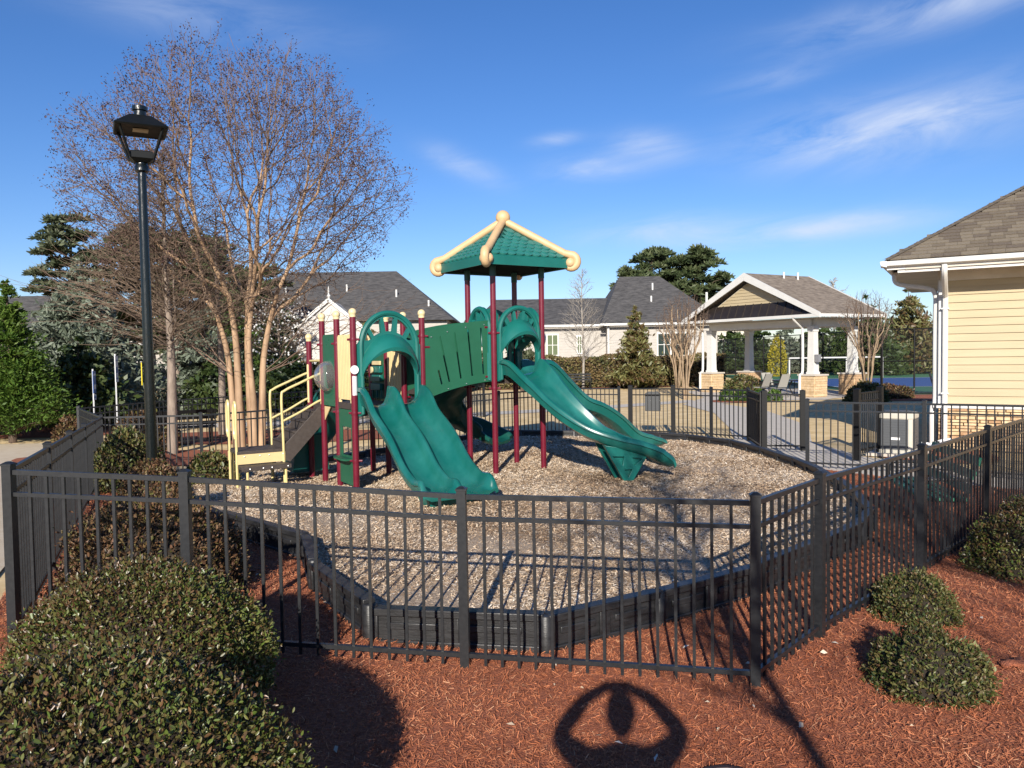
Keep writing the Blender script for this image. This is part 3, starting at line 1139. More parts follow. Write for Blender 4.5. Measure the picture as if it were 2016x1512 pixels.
def chute(name, path, w, hs, double=False, flare=.0, n=10, mat='teal_slide', end_curl=True):
    P = catmull(path, n)
    N = len(P)
    rings = []
    for i in range(N):
        t = P[min(i + 1, N - 1)] - P[max(i - 1, 0)]
        t = t / np.linalg.norm(t)
        lat = np.cross(t, (0, 0, 1.))
        lat /= np.linalg.norm(lat)
        upv = np.cross(lat, t)
        s = i / (N - 1)
        h = np.interp(s, [q[0] for q in hs], [q[1] for q in hs])
        d = np.interp(s, [q[0] for q in hs], [q[2] for q in hs]) if double else None
        ww = w + flare * max(0, (s - .82) / .18) ** 1.5
        prof = chute_profile(ww, h, d)
        rings.append([P[i] + lat * a + upv * b for a, b in prof])
    m = MB().loft(rings)
    return pbuild(m, name, mat, 50)


# double straight slide from the left deck
dbl = chute('double_slide', [(.59, .02, DL + .04), (.59, -.22, DL + .02), (.59, -.55, DL - .22), (.59, -1.05, .88), (.59, -1.55, .50), (.59, -1.95, .335), (.59, -2.22, .33), (.59, -2.36, .30)], .50,
            [(0, .30, .30), (.10, .30, .29), (.25, .24, .19), (.75, .2, .17), (.86, .2, .17), (.95, .10, .10), (1, .045, .045)], True, .03)
m = MB()
m.loft([[(.26, -2.12, .1), (.92, -2.12, .1), (.92, -1.80, .1), (.26, -1.80, .1)], [(.2, -2.16, .3), (.98, -2.16, .3), (.98, -1.70, .34), (.2, -1.70, .34)]])
m.build('slide_foot', 'teal', dbl, 30, .02)
MB().lathe([(.04, -.05), (.04, .2)], 10, (.45, -1.96, 0)).build('foot_post', 'cream_metal', dbl)

# curved slide from the roofed tower
crv = chute('curved_slide', [(2.97, -.12, DR + .03), (2.98, -.34, DR + .0), (3.06, -.75, 1.52), (3.24, -1.20, 1.13), (3.47, -1.54, .85), (3.76, -1.78, .70), (4.05, -1.92, .60), (4.34, -2.01, .46), (4.52, -2.05, .36)], .37,
            [(0, .26, 0), (.1, .27, 0), (.3, .19, 0), (.85, .16, 0), (.95, .10, 0), (1, .04, 0)], False, .02)
# triangular moulded support under the curved slide
ang = math.atan2(-.13, .45)
ex = Vector((math.cos(ang), math.sin(ang), 0))
o3 = Vector((3.78, -2.07, 0))
tri = [(-.42, .72), (-.07, .11), (.07, .11), (.36, .56), (.0, .64)]
holes = []
m = MB()
m.plate(tri, [[(-.27, .53), (-.07, .52), (-.10, .38)][::-1], [(.10, .36), (.07, .50), (.25, .47)][::-1], [(-.07, .31), (.07, .31), (.0, .18)][::-1]], .05, o3, ex, (0, 0, 1))
sup = m.build('slide_support', 'teal', crv, 30, .008)
m = MB()
m.plate(tri, [], .02, o3 + Vector((-ex.y, ex.x, 0)) * .04, ex, (0, 0, 1))
m.plate(tri, [], .03, o3 + Vector((-ex.y, ex.x, 0)) * .36, ex, (0, 0, 1))
m.build('support_web', 'teal', crv, 30)

# straight wave slide on the far side
chute('wave_slide', [(TX1 + .02, .32, DR + .03), (3.72, .32, DR), (4.1, .32, 1.48), (4.5, .32, 1.17), (4.9, .32, 1.02), (5.3, .32, .80), (5.75, .32, .46), (6.2, .32, .33), (6.55, .32, .32)], .30,
      [(0, .24, 0), (.1, .25, 0), (.3, .22, 0), (.85, .2, 0), (.95, .14, 0), (1, .08, 0)])
# twisting slide at the back, seen from below; its shade is put into a darker teal
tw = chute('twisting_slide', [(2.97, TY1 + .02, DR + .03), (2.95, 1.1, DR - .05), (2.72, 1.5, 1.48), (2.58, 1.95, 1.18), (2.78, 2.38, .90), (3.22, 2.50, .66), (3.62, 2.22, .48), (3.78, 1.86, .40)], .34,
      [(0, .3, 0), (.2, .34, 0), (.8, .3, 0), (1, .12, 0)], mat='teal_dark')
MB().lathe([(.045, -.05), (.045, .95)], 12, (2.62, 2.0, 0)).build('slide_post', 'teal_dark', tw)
# short slide off the back of the left deck
sh = chute('short_slide', [(.6, 2.3, DL + .02), (.6, 2.5, DL), (.58, 2.9, 1.1), (.55, 3.4, .62), (.5, 3.8, .38), (.5, 4.1, .36)], .30, [(0, .24, 0), (.8, .2, 0), (1, .06, 0)], mat='teal')
# moulded step climber under the landing
m = MB()
for i, (y, z0, z1) in enumerate(((2.45, .1, .78), (2.7, .1, .52), (2.95, .1, .30))):
    m.loft([[(-.32, y - .13, z0), (.36, y - .13, z0), (.36, y + .13, z0), (-.32, y + .13, z0)], [(-.25, y - .12, z1), (.29, y - .12, z1), (.29, y + .13, z1), (-.25, y + .13, z1)]])
pbuild(m, 'step_climber', 'teal', 30, .02)

# ---- arched bridge between the towers
def brs(x):
    return (x - W1) / (TX0 - W1)


def brz(x):
    s = brs(x)
    return 1.45 + .47 * s - .20 * s * s + .12


bx = np.linspace(W1 + .03, TX0 - .03, 14)
m = MB()
rings = []
for x in bx:
    z = brz(x)
    rings.append([(x, .08, z), (x, .68, z), (x, .68, z - .05), (x, .08, z - .05)])
m.loft(rings)
pbuild(m, 'bridge_deck', 'deck_brown', 30)
for side, y in (('front', -.02), ('back', .76)):
    top = [(x, 2.56 + .36 * brs(x) - .15 * brs(x) ** 2) for x in bx]
    bot = [(x, brz(x) - .12) for x in bx]
    holes = []
    slots = ((.26, .10, .42, -.18), (.37, .14, .94, -.20), (.54, .12, .96, -.13), (.71, .10, .97, -.08), (.88, .08, .97, -.04))
    for s, lo, hi, lean in slots:
        xb = W1 + (TX0 - W1) * s
        pb = (xb, brz(xb) - .14 + .16 * 1.0)
        xt = xb + lean * (hi - .1)
        pt = (xt, brz(xb) - .14 + hi * 1.0 - .02)
        d = Vector((pt[0] - pb[0], pt[1] - pb[1])).normalized()
        w = Vector((-d.y, d.x)) * .017
        holes.append([(pb[0] - w.x, pb[1] - w.y), (pb[0] + w.x, pb[1] + w.y), (pt[0] + w.x, pt[1] + w.y), (pt[0] - w.x, pt[1] - w.y)])
    m = MB()
    m.plate(bot + top[::-1], holes, .02, (0, y, 0), (1, 0, 0), (0, 0, 1))
    bp = pbuild(m, 'bridge_panel', 'green_panel', 30)
    m = MB()
    for s in (.12, .35, .62, .9):
        x = W1 + (TX0 - W1) * s
        for z in (brz(x) - .09, brz(x) + .86):
            m.lathe([(.014, 0), (.014, .008), (.004, .012)], 8, (0, 0, 0)) if False else m.ball((x, y - .012, z), .013, 8, 4)
    m.build('bolts', 'steel', bp)
    m = MB()
    for z in (DL + .95, DL + .1):
        m.tube([(W1 + .03, y, z), (W1 + .12, y, z)], .022, 8)
    for z in (DR + .85, DR + .0):
        m.tube([(TX0 - .12, y, z), (TX0 - .03, y, z)], .022, 8)
    m.build('bracket', 'maroon', bp)


# ---- wall panels
def ribbed_panel(x, y0, y1, z0, z1, name='ribbed_panel'):
    prof = []
    n = 9
    m = MB()
    w = y1 - y0
    pts = []
    for i in range(n):
        a = y0 + w * i / n
        b = y0 + w * (i + 1) / n
        pts += [(a + .006, -.03), (a + .016, .02), (b - .016, .02), (b - .006, -.03)]
    ring0 = [(x - d, yy, z0) for yy, d in pts]
    ring1 = [(x - d, yy, z1) for yy, d in pts]
    ring2 = [(x - d * .3, yy, z1 + .035) for yy, d in pts]
    back0 = [(x + .045, y1, z0), (x + .045, y0, z0)]
    back1 = [(x + .045, y1, z1), (x + .045, y0, z1)]
    back2 = [(x + .03, y1, z1 + .03), (x + .03, y0, z1 + .03)]
    m.loft([ring0 + back0, ring1 + back1, ring2 + back2])
    o = pbuild(m, name, 'cream_plastic', 30)
    m = MB()
    for yy in (y0 + .05, y1 - .05):
        m.box((x, yy, z0 - .05), (.04, .06, .16))
    m.build('panel_foot', 'cream_plastic', o, 30, .008)
    return o


ribbed_panel(0, .06, .69, 1.50, 2.50)
ribbed_panel(W1, .81, 1.44, 1.48, 2.48)
MB().box((0, .375, 1.40), (.05, .6, .1)).build('panel_base', 'deck_brown', PLAY, 30)

# green panel with clear bubble window
zc, yc, rb = 1.86, 1.125, .24
circ = [(yc + rb * math.cos(t), zc + rb * math.sin(t)) for t in np.linspace(0, 2 * math.pi, 28, endpoint=False)]
stars = []
for dx, dz in ((0, .12), (-.13, .05), (.13, .05)):
    stars.append([(yc + dx + .02 * math.cos(t), 2.33 + dz + .028 * math.sin(t)) for t in np.linspace(0, 2 * math.pi, 8, endpoint=False)])
m = MB()
m.plate([(.80, 1.36), (1.45, 1.36), (1.45, 2.52), (1.40, 2.56), (.85, 2.56), (.80, 2.52)], [circ] + stars, .022, (0, 0, 0), (0, 1, 0), (0, 0, 1))
bpan = pbuild(m, 'bubble_panel', 'green_panel', 30)
m = MB()
rings = []
for a in np.linspace(0, math.pi / 2 * .97, 9):
    rr, dx = (rb + .02) * math.cos(a), .26 * math.sin(a)
    rings.append([(-.012 - dx, yc + rr * math.cos(t), zc + rr * math.sin(t)) for t in np.linspace(0, 2 * math.pi, 28, endpoint=False)])
m.loft(rings, caps=False)
m.build('bubble_window', 'clear_plastic', bpan)
# gadget panel at the far side
m = MB()
m.plate([(1.55, 1.40), (2.2, 1.40), (2.2, 2.45), (1.55, 2.45)], [[(1.72, 2.2), (1.75, 2.2), (1.75, 2.26), (1.72, 2.26)], [(1.98, 2.2), (2.01, 2.2), (2.01, 2.26), (1.98, 2.26)]], .022, (W1, 0, 0), (0, 1, 0), (0, 0, 1))
gp = pbuild(m, 'activity_panel', 'green_panel', 30)
m = MB()
for z in (1.62, 1.78, 1.94):
    m.box((W1 - .05, 1.87, z), (.07, .46, .12))
for y in (1.66, 1.87, 2.08):
    m.box((W1 - .045, y, 1.52), (.03, .03, .2))
m.build('activity_blocks', 'teal', gp, 30, .01)
m = MB()
m.tube([(W1 - .10, 1.95, 1.93), (W1 - .13, 1.95, 1.93)], .06, 16)
m.box((W1 - .05, 1.87, 2.06), (.04, .36, .07))
m.build('activity_dial', 'cream_cap', gp, 30)
# low panels closing the near right of the left deck
m = MB()
m.plate([(.06, DL + .0), (.10, DL + .0), (.10, DL + .9), (.06, DL + .9)], [], .02, (W1, 0, 0), (0, 1, 0), (0, 0, 1))
pbuild(m, 'bridge_entry_panel', 'green_panel', 30)

# shop-front panel under the deck
m = MB()
m.plate([(.05, .14), (.70, .14), (.70, 1.34), (.05, 1.34)], [[(.15, .60), (.60, .60), (.60, 1.06), (.15, 1.06)]], .022, (0, 0, 0), (0, 1, 0), (0, 0, 1))
shop = pbuild(m, 'shop_panel', 'green_panel', 30)
m = MB()
m.loft([[(-.17 + .04 * (abs(y - .375) / .3) ** 4, y, .545) for y in np.linspace(.09, .66, 9)] + [(.1, .66, .545), (.1, .09, .545)], [(-.17 + .04 * (abs(y - .375) / .3) ** 4, y, .575) for y in np.linspace(.09, .66, 9)] + [(.1, .66, .575), (.1, .09, .575)]])
m.build('counter', 'green_panel', shop, 30)
# instruction stickers on the front post
m = MB()
m.tube([(-.012, -.062, 1.98), (-.012, -.068, 1.98)], .068, 18)
pbuild(m, 'round_sticker', 'sticker_white')
m = MB()
m.loft([[(.05 * math.cos(t), .05 * math.sin(t), z) for t in np.linspace(-2.5, -.6, 8)] + [(.046 * math.cos(t), .046 * math.sin(t), z) for t in np.linspace(-.6, -2.5, 8)] for z in (1.58, 1.88)])
pbuild(m, 'notice_sticker', 'sticker_white')
# cream corner gussets
m = MB()
m.plate([(1.44, 1.34), (1.14, 1.34), (1.44, 1.10)], [], .012, (.0, 0, 0), (0, 1, 0), (0, 0, 1))
pbuild(m, 'gusset', 'cream_plastic', 30)

# ---- transfer steps and rails
SY0, SY1 = 1.53, 2.22
m = MB()
m.box((-1.07, 1.87, .63), (.78, .68, .05))
pf = pbuild(m, 'transfer_platform', 'deck_brown', 30, .006)
MB().box((-1.07, 1.515, .525), (.78, .018, .16)).build('platform_skirt', 'cream_plastic', pf, 30)
MB().box((-1.07, 2.225, .525), (.78, .018, .16)).build('platform_skirt', 'cream_plastic', pf, 30)
m = MB()
for x in (-1.35, -1.1, -.95, -.72):
    m.ball((x, 1.503, .57), .012, 8, 4)
m.build('bolts', 'steel', pf)
m = MB()
m.box((-1.06, 1.36, .405), (.80, .27, .05))
m.box((-1.06, 1.232, .395), (.80, .022, .07))
st = pbuild(m, 'lower_step', 'deck_brown', 30, .005)
m = MB()
for x in (-1.33, -1.12, -.98, -.72):
    m.ball((x, 1.219, .395), .014, 8, 4)
m.build('bolts', 'steel', st)
for x, y in ((-1.36, 1.28), (-.74, 1.28), (-1.4, 2.15), (-.74, 2.15)):
    m = MB().lathe([(.022, -.05), (.022, .6 if y > 2 else .38)], 10, (x, y, 0))
    pbuild(m, 'leg', 'cream_metal')
m = MB()
for y in (SY0, SY1):
    m.plate([(-.70, .46), (-.70, .70), (-.08, DL - .04), (.02, DL - .04), (.02, DL - .30), (-.60, .42)], [], .03, (0, y, 0), (1, 0, 0), (0, 0, 1))
pbuild(m, 'stair_stringer', 'deck_brown', 30, .006)
for i in range(4):
    z = .66 + (DL - .66) * (i + .6) / 4.4
    x = -.66 + .17 * i
    m = MB().box((x + .06, (SY0 + SY1) / 2, z), (.22, SY1 - SY0 - .04, .035)).box((x - .04, (SY0 + SY1) / 2, z - .07), (.02, SY1 - SY0 - .04, .14))
    pbuild(m, 'step', 'deck_brown', 30)
for y in (SY0 - .02, SY1 + .02):
    m = MB()
    m.tube(catmull([(-.70, y, -.05), (-.71, y, .9), (-.72, y, 1.52), (-.66, y, 1.63), (-.40, y, 1.75), (-.10, y, 1.88), (.0, y, 1.90), (.04, y, 1.90)], 6), .021, 8)
    m.tube(catmull([(-.70, y, 1.12), (-.4, y, 1.26), (-.1, y, 1.42), (.02, y, 1.45)], 4), .019, 8)
    pbuild(m, 'handrail', 'cream_metal')
    m = MB()
    m.loft([[(-.03, y - .03, z), (.03, y - .03, z), (.03, y + .03, z), (-.03, y + .03, z)] for z in (1.36, 1.42, 2.0, 2.06)])
    o = pbuild(m, 'rail_bracket', 'cream_plastic', 30, .015)
    o.location = (-.02, .0, 0)
for y in (1.60, 2.12):
    m = MB()
    m.tube(catmull([(-1.46, y - .04, -.05), (-1.46, y - .04, .8), (-1.46, y - .04, 1.36), (-1.46, y + .02, 1.47), (-1.46, y + .10, 1.40), (-1.46, y + .12, 1.2), (-1.46, y + .10, .95), (-1.46, y + .03, .85)], 6), .021, 8)
    pbuild(m, 'grab_loop', 'cream_metal')
m = MB()
m.tube(catmull([(0.02, 2.2, 2.1), (.1, 2.23, 2.12), (.45, 2.23, 2.12), (.5, 2.23, 2.0), (.5, 2.23, 1.45)], 5), .02, 8)
m.tube([(-.0, 1.56, 2.12), (-.0, 2.2, 2.12)], .018, 8)
pbuild(m, 'guard_rail', 'cream_metal')

# ---- pyramid roof with scale tiles
MX, MY = (TX0 + TX1) / 2, (TY0 + TY1) / 2
HA = .84
ZE0, ZE1, ZA = 3.68, 3.84, 4.52
roof = thing('canopy_roof', None, None)
roof.parent = PLAY
corners = [(-HA, -HA), (HA, -HA), (HA, HA), (-HA, HA)]
m = MB()
for i in range(4):
    a, b = corners[i], corners[(i + 1) % 4]
    A, B = (MX + a[0], MY + a[1]), (MX + b[0], MY + b[1])
    m.add([(A[0], A[1], ZE0), (B[0], B[1], ZE0), (B[0], B[1], ZE1), (A[0], A[1], ZE1)], [(0, 1, 2, 3)])
    m.add([(A[0], A[1], ZE1), (B[0], B[1], ZE1), (MX, MY, ZA)], [(0, 1, 2)])
m.build('roof_shell', 'teal_dark', roof, 20)
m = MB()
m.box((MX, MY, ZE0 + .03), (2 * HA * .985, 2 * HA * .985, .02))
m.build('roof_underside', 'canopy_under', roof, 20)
for i in range(4):
    a, b = np.array(corners[i]), np.array(corners[(i + 1) % 4])
    A = np.array((MX + a[0], MY + a[1], ZE1))
    B = np.array((MX + b[0], MY + b[1], ZE1))
    T = np.array((MX, MY, ZA))
    # fascia
    m = MB()
    mid = (A + B) / 2
    out = np.array((mid[0] - MX, mid[1] - MY, 0))
    out /= np.linalg.norm(out)
    q0, q1 = A + out * .012, B + out * .012
    m.loft([[tuple(q + out * d + np.array((0, 0, dz))) for d, dz in ((0, -.17), (.014, -.17), (.014, -.02), (-.03, .012), (-.03, -.02))] for q in (q0, q1)])
    m.build('roof_fascia', 'teal', roof, 30)
    nrm = np.cross(B - A, T - A)
    nrm /= np.linalg.norm(nrm)
    ed = (B - A) / np.linalg.norm(B - A)
    upv = np.cross(nrm, ed)
    Hs = np.dot(T - A, upv)
    rows, tw_ = 9, .165
    m = MB()
    for r_ in range(rows):
        v0 = Hs * r_ / rows
        ln = Hs / rows * 1.5
        vm = v0 + Hs / rows * .5
        half = np.linalg.norm(B - A) / 2 * (1 - vm / Hs) - .05
        off = (r_ % 2) * tw_ / 2
        k0 = int(math.floor(-half / tw_)) - 1
        for k in range(k0, -k0 + 1):
            c = k * tw_ + off
            if abs(c) + tw_ * .3 > half:
                continue
            base_ = mid + ed * c + upv * (v0 - .01)
            arc_ = [base_ + ed * (tw_ * .49 * x) + upv * (.05 * x * x) + nrm * (.030 - .010 * x * x) for x in (-1, -.5, 0, .5, 1)]
            bot_ = [p - nrm * .026 for p in arc_]
            topl = base_ + upv * ln + ed * (-tw_ * .49) + nrm * .006
            topr = base_ + upv * ln + ed * (tw_ * .49) + nrm * .006
            topc = base_ + upv * ln + nrm * .008
            pts = arc_ + [topr, topc, topl] + bot_
            m.add(pts, [(0, 1, 6, 7), (1, 2, 6), (2, 3, 6), (3, 4, 5, 6), (8, 9, 1, 0), (9, 10, 2, 1), (10, 11, 3, 2), (11, 12, 4, 3)])
    m.build('roof_tiles', 'teal_tile', roof, 40)
    # ridge beam with curled end
    d = np.array((a[0], a[1], 0)) / np.linalg.norm(a)
    rr = np.linalg.norm(a)
    sl = (ZA - ZE1) / rr
    pts = [np.array((MX, MY, ZA + .05)) + d * s_ + np.array((0, 0, -sl * s_)) for s_ in (.05, .3, .6, .9, rr * .93)]
    c0 = np.array((MX, MY, 0)) + d * (rr + .02) + np.array((0, 0, ZE1 - .07))
    ce = c0
    th0 = math.atan2(1, sl)
    curl = []
    for k in range(13):
        th = 1.15 - k * .38
        rad_ = .135 - .006 * k
        curl.append(ce + d * (rad_ * math.cos(th)) + np.array((0, 0, rad_ * math.sin(th))))
    path = pts + curl
    m = MB()
    m.tube(path, [.066] * len(pts) + [.074 - .001 * k for k in range(13)], 12)
    lat = np.array((-d[1], d[0], 0))
    for s_ in (-1, 1):
        m.ball(tuple(ce + lat * s_ * .03 + np.array((0, 0, -.005))), .088, 12, 8, (1, 1, 1))
    m.build('roof_ridge', 'cream_roof', roof, 60)
MB().ball((MX, MY, ZA + .10), .13, 20, 12).build('roof_finial', 'cream_roof', roof)
for x in (TX0, TX1):
    for y in (TY0, TY1):
        MB().lathe([(.056, 3.52), (.056, 3.74)], 14, (x, y, 0)).build('post_sleeve', 'teal_dark', roof)

# ================================================================== LAMP POST
def lamp(label, x, y, group=None, z=None):
    z = hz(x, y) if z is None else z
    L = thing('street_lamp', label, 'lamp post', (x, y, z), R(28), group)
    m = MB()
    n = 14
    rings = []
    for zz in np.linspace(-.1, 5.23, 30):
        r = .086 - .026 * max(zz, 0) / 5.23
        rings.append([(r * (1 + (.05 if k % 2 else -.03)) * math.cos(2 * math.pi * k / (2 * n)), r * (1 + (.05 if k % 2 else -.03)) * math.sin(2 * math.pi * k / (2 * n)), zz) for k in range(2 * n)])
    m.loft(rings)
    m.build('pole', 'lamp_black', L, 60)
    MB().lathe([(.075, 5.19), (.105, 5.21), (.105, 5.28), (.09, 5.3), (.09, 5.34), (.14, 5.37)], 16).build('collar', 'lamp_black', L)
    m = MB()
    m.loft([[(s * .17 * a, s * .17 * b, zz) for a, b in ((-1, -1), (1, -1), (1, 1), (-1, 1))] for s, zz in ((.62, 5.34), (1, 5.39), (.95, 5.49), (.7, 5.51))])
    m.build('lantern_cup', 'lantern_black', L, 30)
    for a, b in ((-1, -1), (1, -1), (1, 1), (-1, 1)):
        MB().beam((a * .165, b * .165, 5.39), (a * .315, b * .315, 5.87), .03, .03).build('lantern_arm', 'lantern_black', L, 30)
    m = MB()
    sq = ((-1, -1), (1, -1), (1, 1), (-1, 1))
    m.loft([[(s * a, s * b, zz) for a, b in sq] for s, zz in ((.30, 5.86), (.37, 5.83), (.385, 5.85), (.15, 6.05), (.10, 6.06))])
    m.build('lantern_roof', 'lantern_black', L, 25)
    MB().box((0, 0, 5.845), (.22, .16, .02)).build('light_panel', 'lamp_lens', L, 30)
    MB().lathe([(.09, 6.03), (.09, 6.14), (.115, 6.15), (.115, 6.21), (.10, 6.22)], 18).build('vent_stack', 'lamp_black', L)
    MB().box((-.105, .0, 2.02), (.012, .05, .36)).build('marker_tag', 'tag_yellow', L, 30)
    return L


lamp('black lantern lamp post rising from the shrubs inside the fence', -5.78, 12.25)
lamp('distant black lamp post standing among the evergreens', -20.0, 39.0, z=-.5)

# ================================================================== SHRUBS
def mound_points(n, rx, ry, h, jitter=.075, power=2.4, zmin=0.0, loose=0.0):
    """points and normals on a clipped, flat-topped mound"""
    d = rand_dirs(n * 2)
    d = d[d[:, 2] > -.12][:n]
    n = len(d)
    q = (np.abs(d[:, 0]) ** power + np.abs(d[:, 1]) ** power + np.abs(d[:, 2]) ** power) ** (-1 / power)
    p = d * q[:, None]
    wob = 1 + .035 * np.sin(p[:, 0] * 7 + 1) * np.sin(p[:, 1] * 6) + .03 * np.sin(p[:, 2] * 9 + p[:, 0] * 5)
    if loose:
        q1, q2, q3 = rng.uniform(0, 6, 3)
        wob = wob + loose * (np.sin(d[:, 0] * 5.3 + q1) * np.sin(d[:, 1] * 4.7 + q2) + .7 * np.sin(d[:, 0] * 11 + d[:, 2] * 9 + q3) * np.sin(d[:, 1] * 12 + q1)) + loose * .6 * rng.exponential(.6, n) * (rng.random(n) < .3)
    depth = np.abs(rng.normal(0, jitter, n)) * np.where(rng.random(n) < .12, -.4, 1)
    p = p * (wob - depth)[:, None]
    nr = unit(np.sign(p) * np.abs(d) ** (power - 1) + 1e-6)
    P = p * np.array((rx, ry, h))
    P[:, 2] = np.maximum(P[:, 2], zmin + rng.random(n) * .03)
    return P, nr


def shrub(label, x, y, rx, ry, h, n, leaf, mat, cat='shrub', group=None, z=None, name='clipped_shrub', power=2.4, core=True, loose=.02):
    z = hz(x, y) if z is None else z
    root = thing(name, label, cat, (x, y, z), 0, group)
    P, N = mound_points(n, rx, ry, h, power=power, loose=loose)
    n = len(P)
    d = unit(N * .55 + rand_dirs(n) * .75 + np.array((0, 0, .25)))
    side = unit(np.cross(d, rand_dirs(n)))
    L = leaf * rng.uniform(.55, 1.25, n)
    A = d * L[:, None]
    B = side * (L * rng.uniform(.32, .5, n))[:, None]
    fold = np.cross(A, B)
    fold = unit(fold) * (L * .12)[:, None]
    tone = rng.random(n) * .85 + .13 * np.sin(P[:, 0] * 4) * np.cos(P[:, 1] * 5)
    if mat.startswith('leaf_hedge'):            # bronze young leaves on the clipped top, older green ones on the sides
        tone = tone * .88 + .30 * (.98 - np.clip(P[:, 2] / h, 0, 1))
    me = oval_leaves('foliage', P + A * .3, A, B, mat, np.clip(tone, 0, 1), fold)
    link('foliage', me, root)
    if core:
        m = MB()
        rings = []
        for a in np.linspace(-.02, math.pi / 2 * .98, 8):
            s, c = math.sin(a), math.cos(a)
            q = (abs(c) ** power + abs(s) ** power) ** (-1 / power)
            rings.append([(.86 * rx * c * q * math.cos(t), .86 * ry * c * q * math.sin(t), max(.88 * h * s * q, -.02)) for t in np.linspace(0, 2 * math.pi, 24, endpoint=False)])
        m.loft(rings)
        m.build('branches', 'core_shade', root)  # solid dark core, painted as the shade between the leaves
        # twigs poking through
        segs = []
        for i in range(min(160, n // 25)):
            k = rng.integers(n)
            p = P[k]
            segs.append(([p * .75, p * .9 + rand_dirs(1)[0] * leaf * .4, p * 1.03 + rand_dirs(1)[0] * leaf], [.0035, .003, .0015]))
        tag(link('twigs', branch_mesh('twigs', segs, 'twig_dark', 3), root), kind='stuff')
    return root


SHR = 'shrubs in the mulch beds'
shrub('big clipped shrub with mixed green and bronze leaves, its shadow on the mulch', -1.66, 2.80, .83, .66, .80, 50000, .013, 'leaf_hedge_bronze', z=.24, power=2.5, loose=.015)
shrub('clipped shrub pressed against the outside of the front fence', -2.20, 4.46, .70, .56, .76, 40000, .014, 'leaf_hedge', z=.20, power=2.6, loose=.015)
shrub('bronze-leaved shrub just inside the fence behind the clipped shrubs', -3.2, 6.75, .78, .72, .78, 17000, .021, 'leaf_brown', power=2.0, loose=.10)
shrub('bronze shrub between the plastic edging and the fence', -3.9, 8.2, .6, .7, .68, 10000, .023, 'leaf_brown', power=2.0, loose=.10)
shrub('small rounded shrub in front of the lamp post', -4.75, 10.1, .46, .46, .80, 8000, .025, 'leaf_brown', power=2.2)
shrub('olive shrub by the fence corner behind the lamp post', -6.85, 13.6, .62, .62, 1.05, 5200, .040, 'leaf_olive', power=2.1)
shrub('low olive shrub beside the lamp post', -5.3, 13.4, .45, .4, .65, 2600, .04, 'leaf_olive', power=2.1)
shrub('round red-brown shrub outside the fence by the path', -11.4, 19.8, .48, .48, .92, 2500, .05, 'leaf_brown', power=2.0)
shrub('round red-brown shrub near the parking signs', -9.9, 20.6, .9, .7, 1.0, 2500, .05, 'leaf_brown', power=2.0)
shrub('low spreading shrub nearer the corner of the right fence', 2.68, 4.92, .36, .34, .38, 8500, .0145, 'leaf_olive', z=-.02, power=1.9, loose=.12)
shrub('low spreading shrub touching the right fence', 3.28, 6.22, .33, .31, .36, 7500, .015, 'leaf_olive', z=-.02, power=1.9, loose=.12)
shrub('larger rounded shrub outside the fence near the green bench', 5.05, 7.45, .56, .54, .66, 14000, .017, 'leaf_hedge', z=-.02, power=2.0, loose=.08)
shrub('dark shrub beside the pavilion walk and gate leaf', 14.6, 31.6, .85, .7, .75, 2600, .06, 'leaf_olive', power=2.0, loose=.1)
shrub('low shrub in the bed behind the pavilion', 16.5, 33.4, .9, .7, .55, 2000, .06, 'leaf_brown', power=2.0, loose=.1)
shrub('olive clipped shrub at the left foot of the pavilion', 11.6, 38.4, 1.0, .8, .9, 1800, .08, 'leaf_olive', power=2.1)
for i, (x, y) in enumerate(((9.3, 33.2), (9.9, 33.0), (10.6, 32.9), (11.2, 32.8))):
    shrub('small green plant in a row in the mulch bed before the pavilion', x, y, .32, .3, .45, 500, .06, 'leaf_bright', 'plant', 'row of small plants before the pavilion', name='bed_plant', core=False)

# far clipped hedge
hd = thing('clipped_hedge', 'long clipped hedge of brown-green leaves before the white house', 'hedge', (0, 0, 0))
n = 22000
hx = rng.uniform(-14, 13.2, n)
face = rng.random(n)
hyy = np.where(face < .6, 47.4 + rng.normal(0, .08, n), rng.uniform(47.4, 49.2, n))
top = 1.85 + .08 * np.sin(hx * 1.1) + .05 * np.sin(hx * 3.3)
hzz = np.where(face < .6, rng.random(n) * top, top + rng.normal(0, .05, n))
A = rand_dirs(n) * rng.uniform(.05, .12, n)[:, None]
B = unit(np.cross(A, rand_dirs(n))) * rng.uniform(.03, .07, n)[:, None]
tone = np.clip(rng.random(n) * .7 + .2 * np.sin(hx * 2.2 + hzz * 3) + .1, 0, 1)
link('foliage', leaves_mesh('foliage', np.stack([hx, hyy, hzz], -1), A, B, 'hedge_far', tone), hd)
MB().box((-.4, 48.35, .86), (27.0, 1.7, 1.76)).build('branches', 'core_shade', hd, 30)  # dark filler block, shade behind the hedge leaves as colour

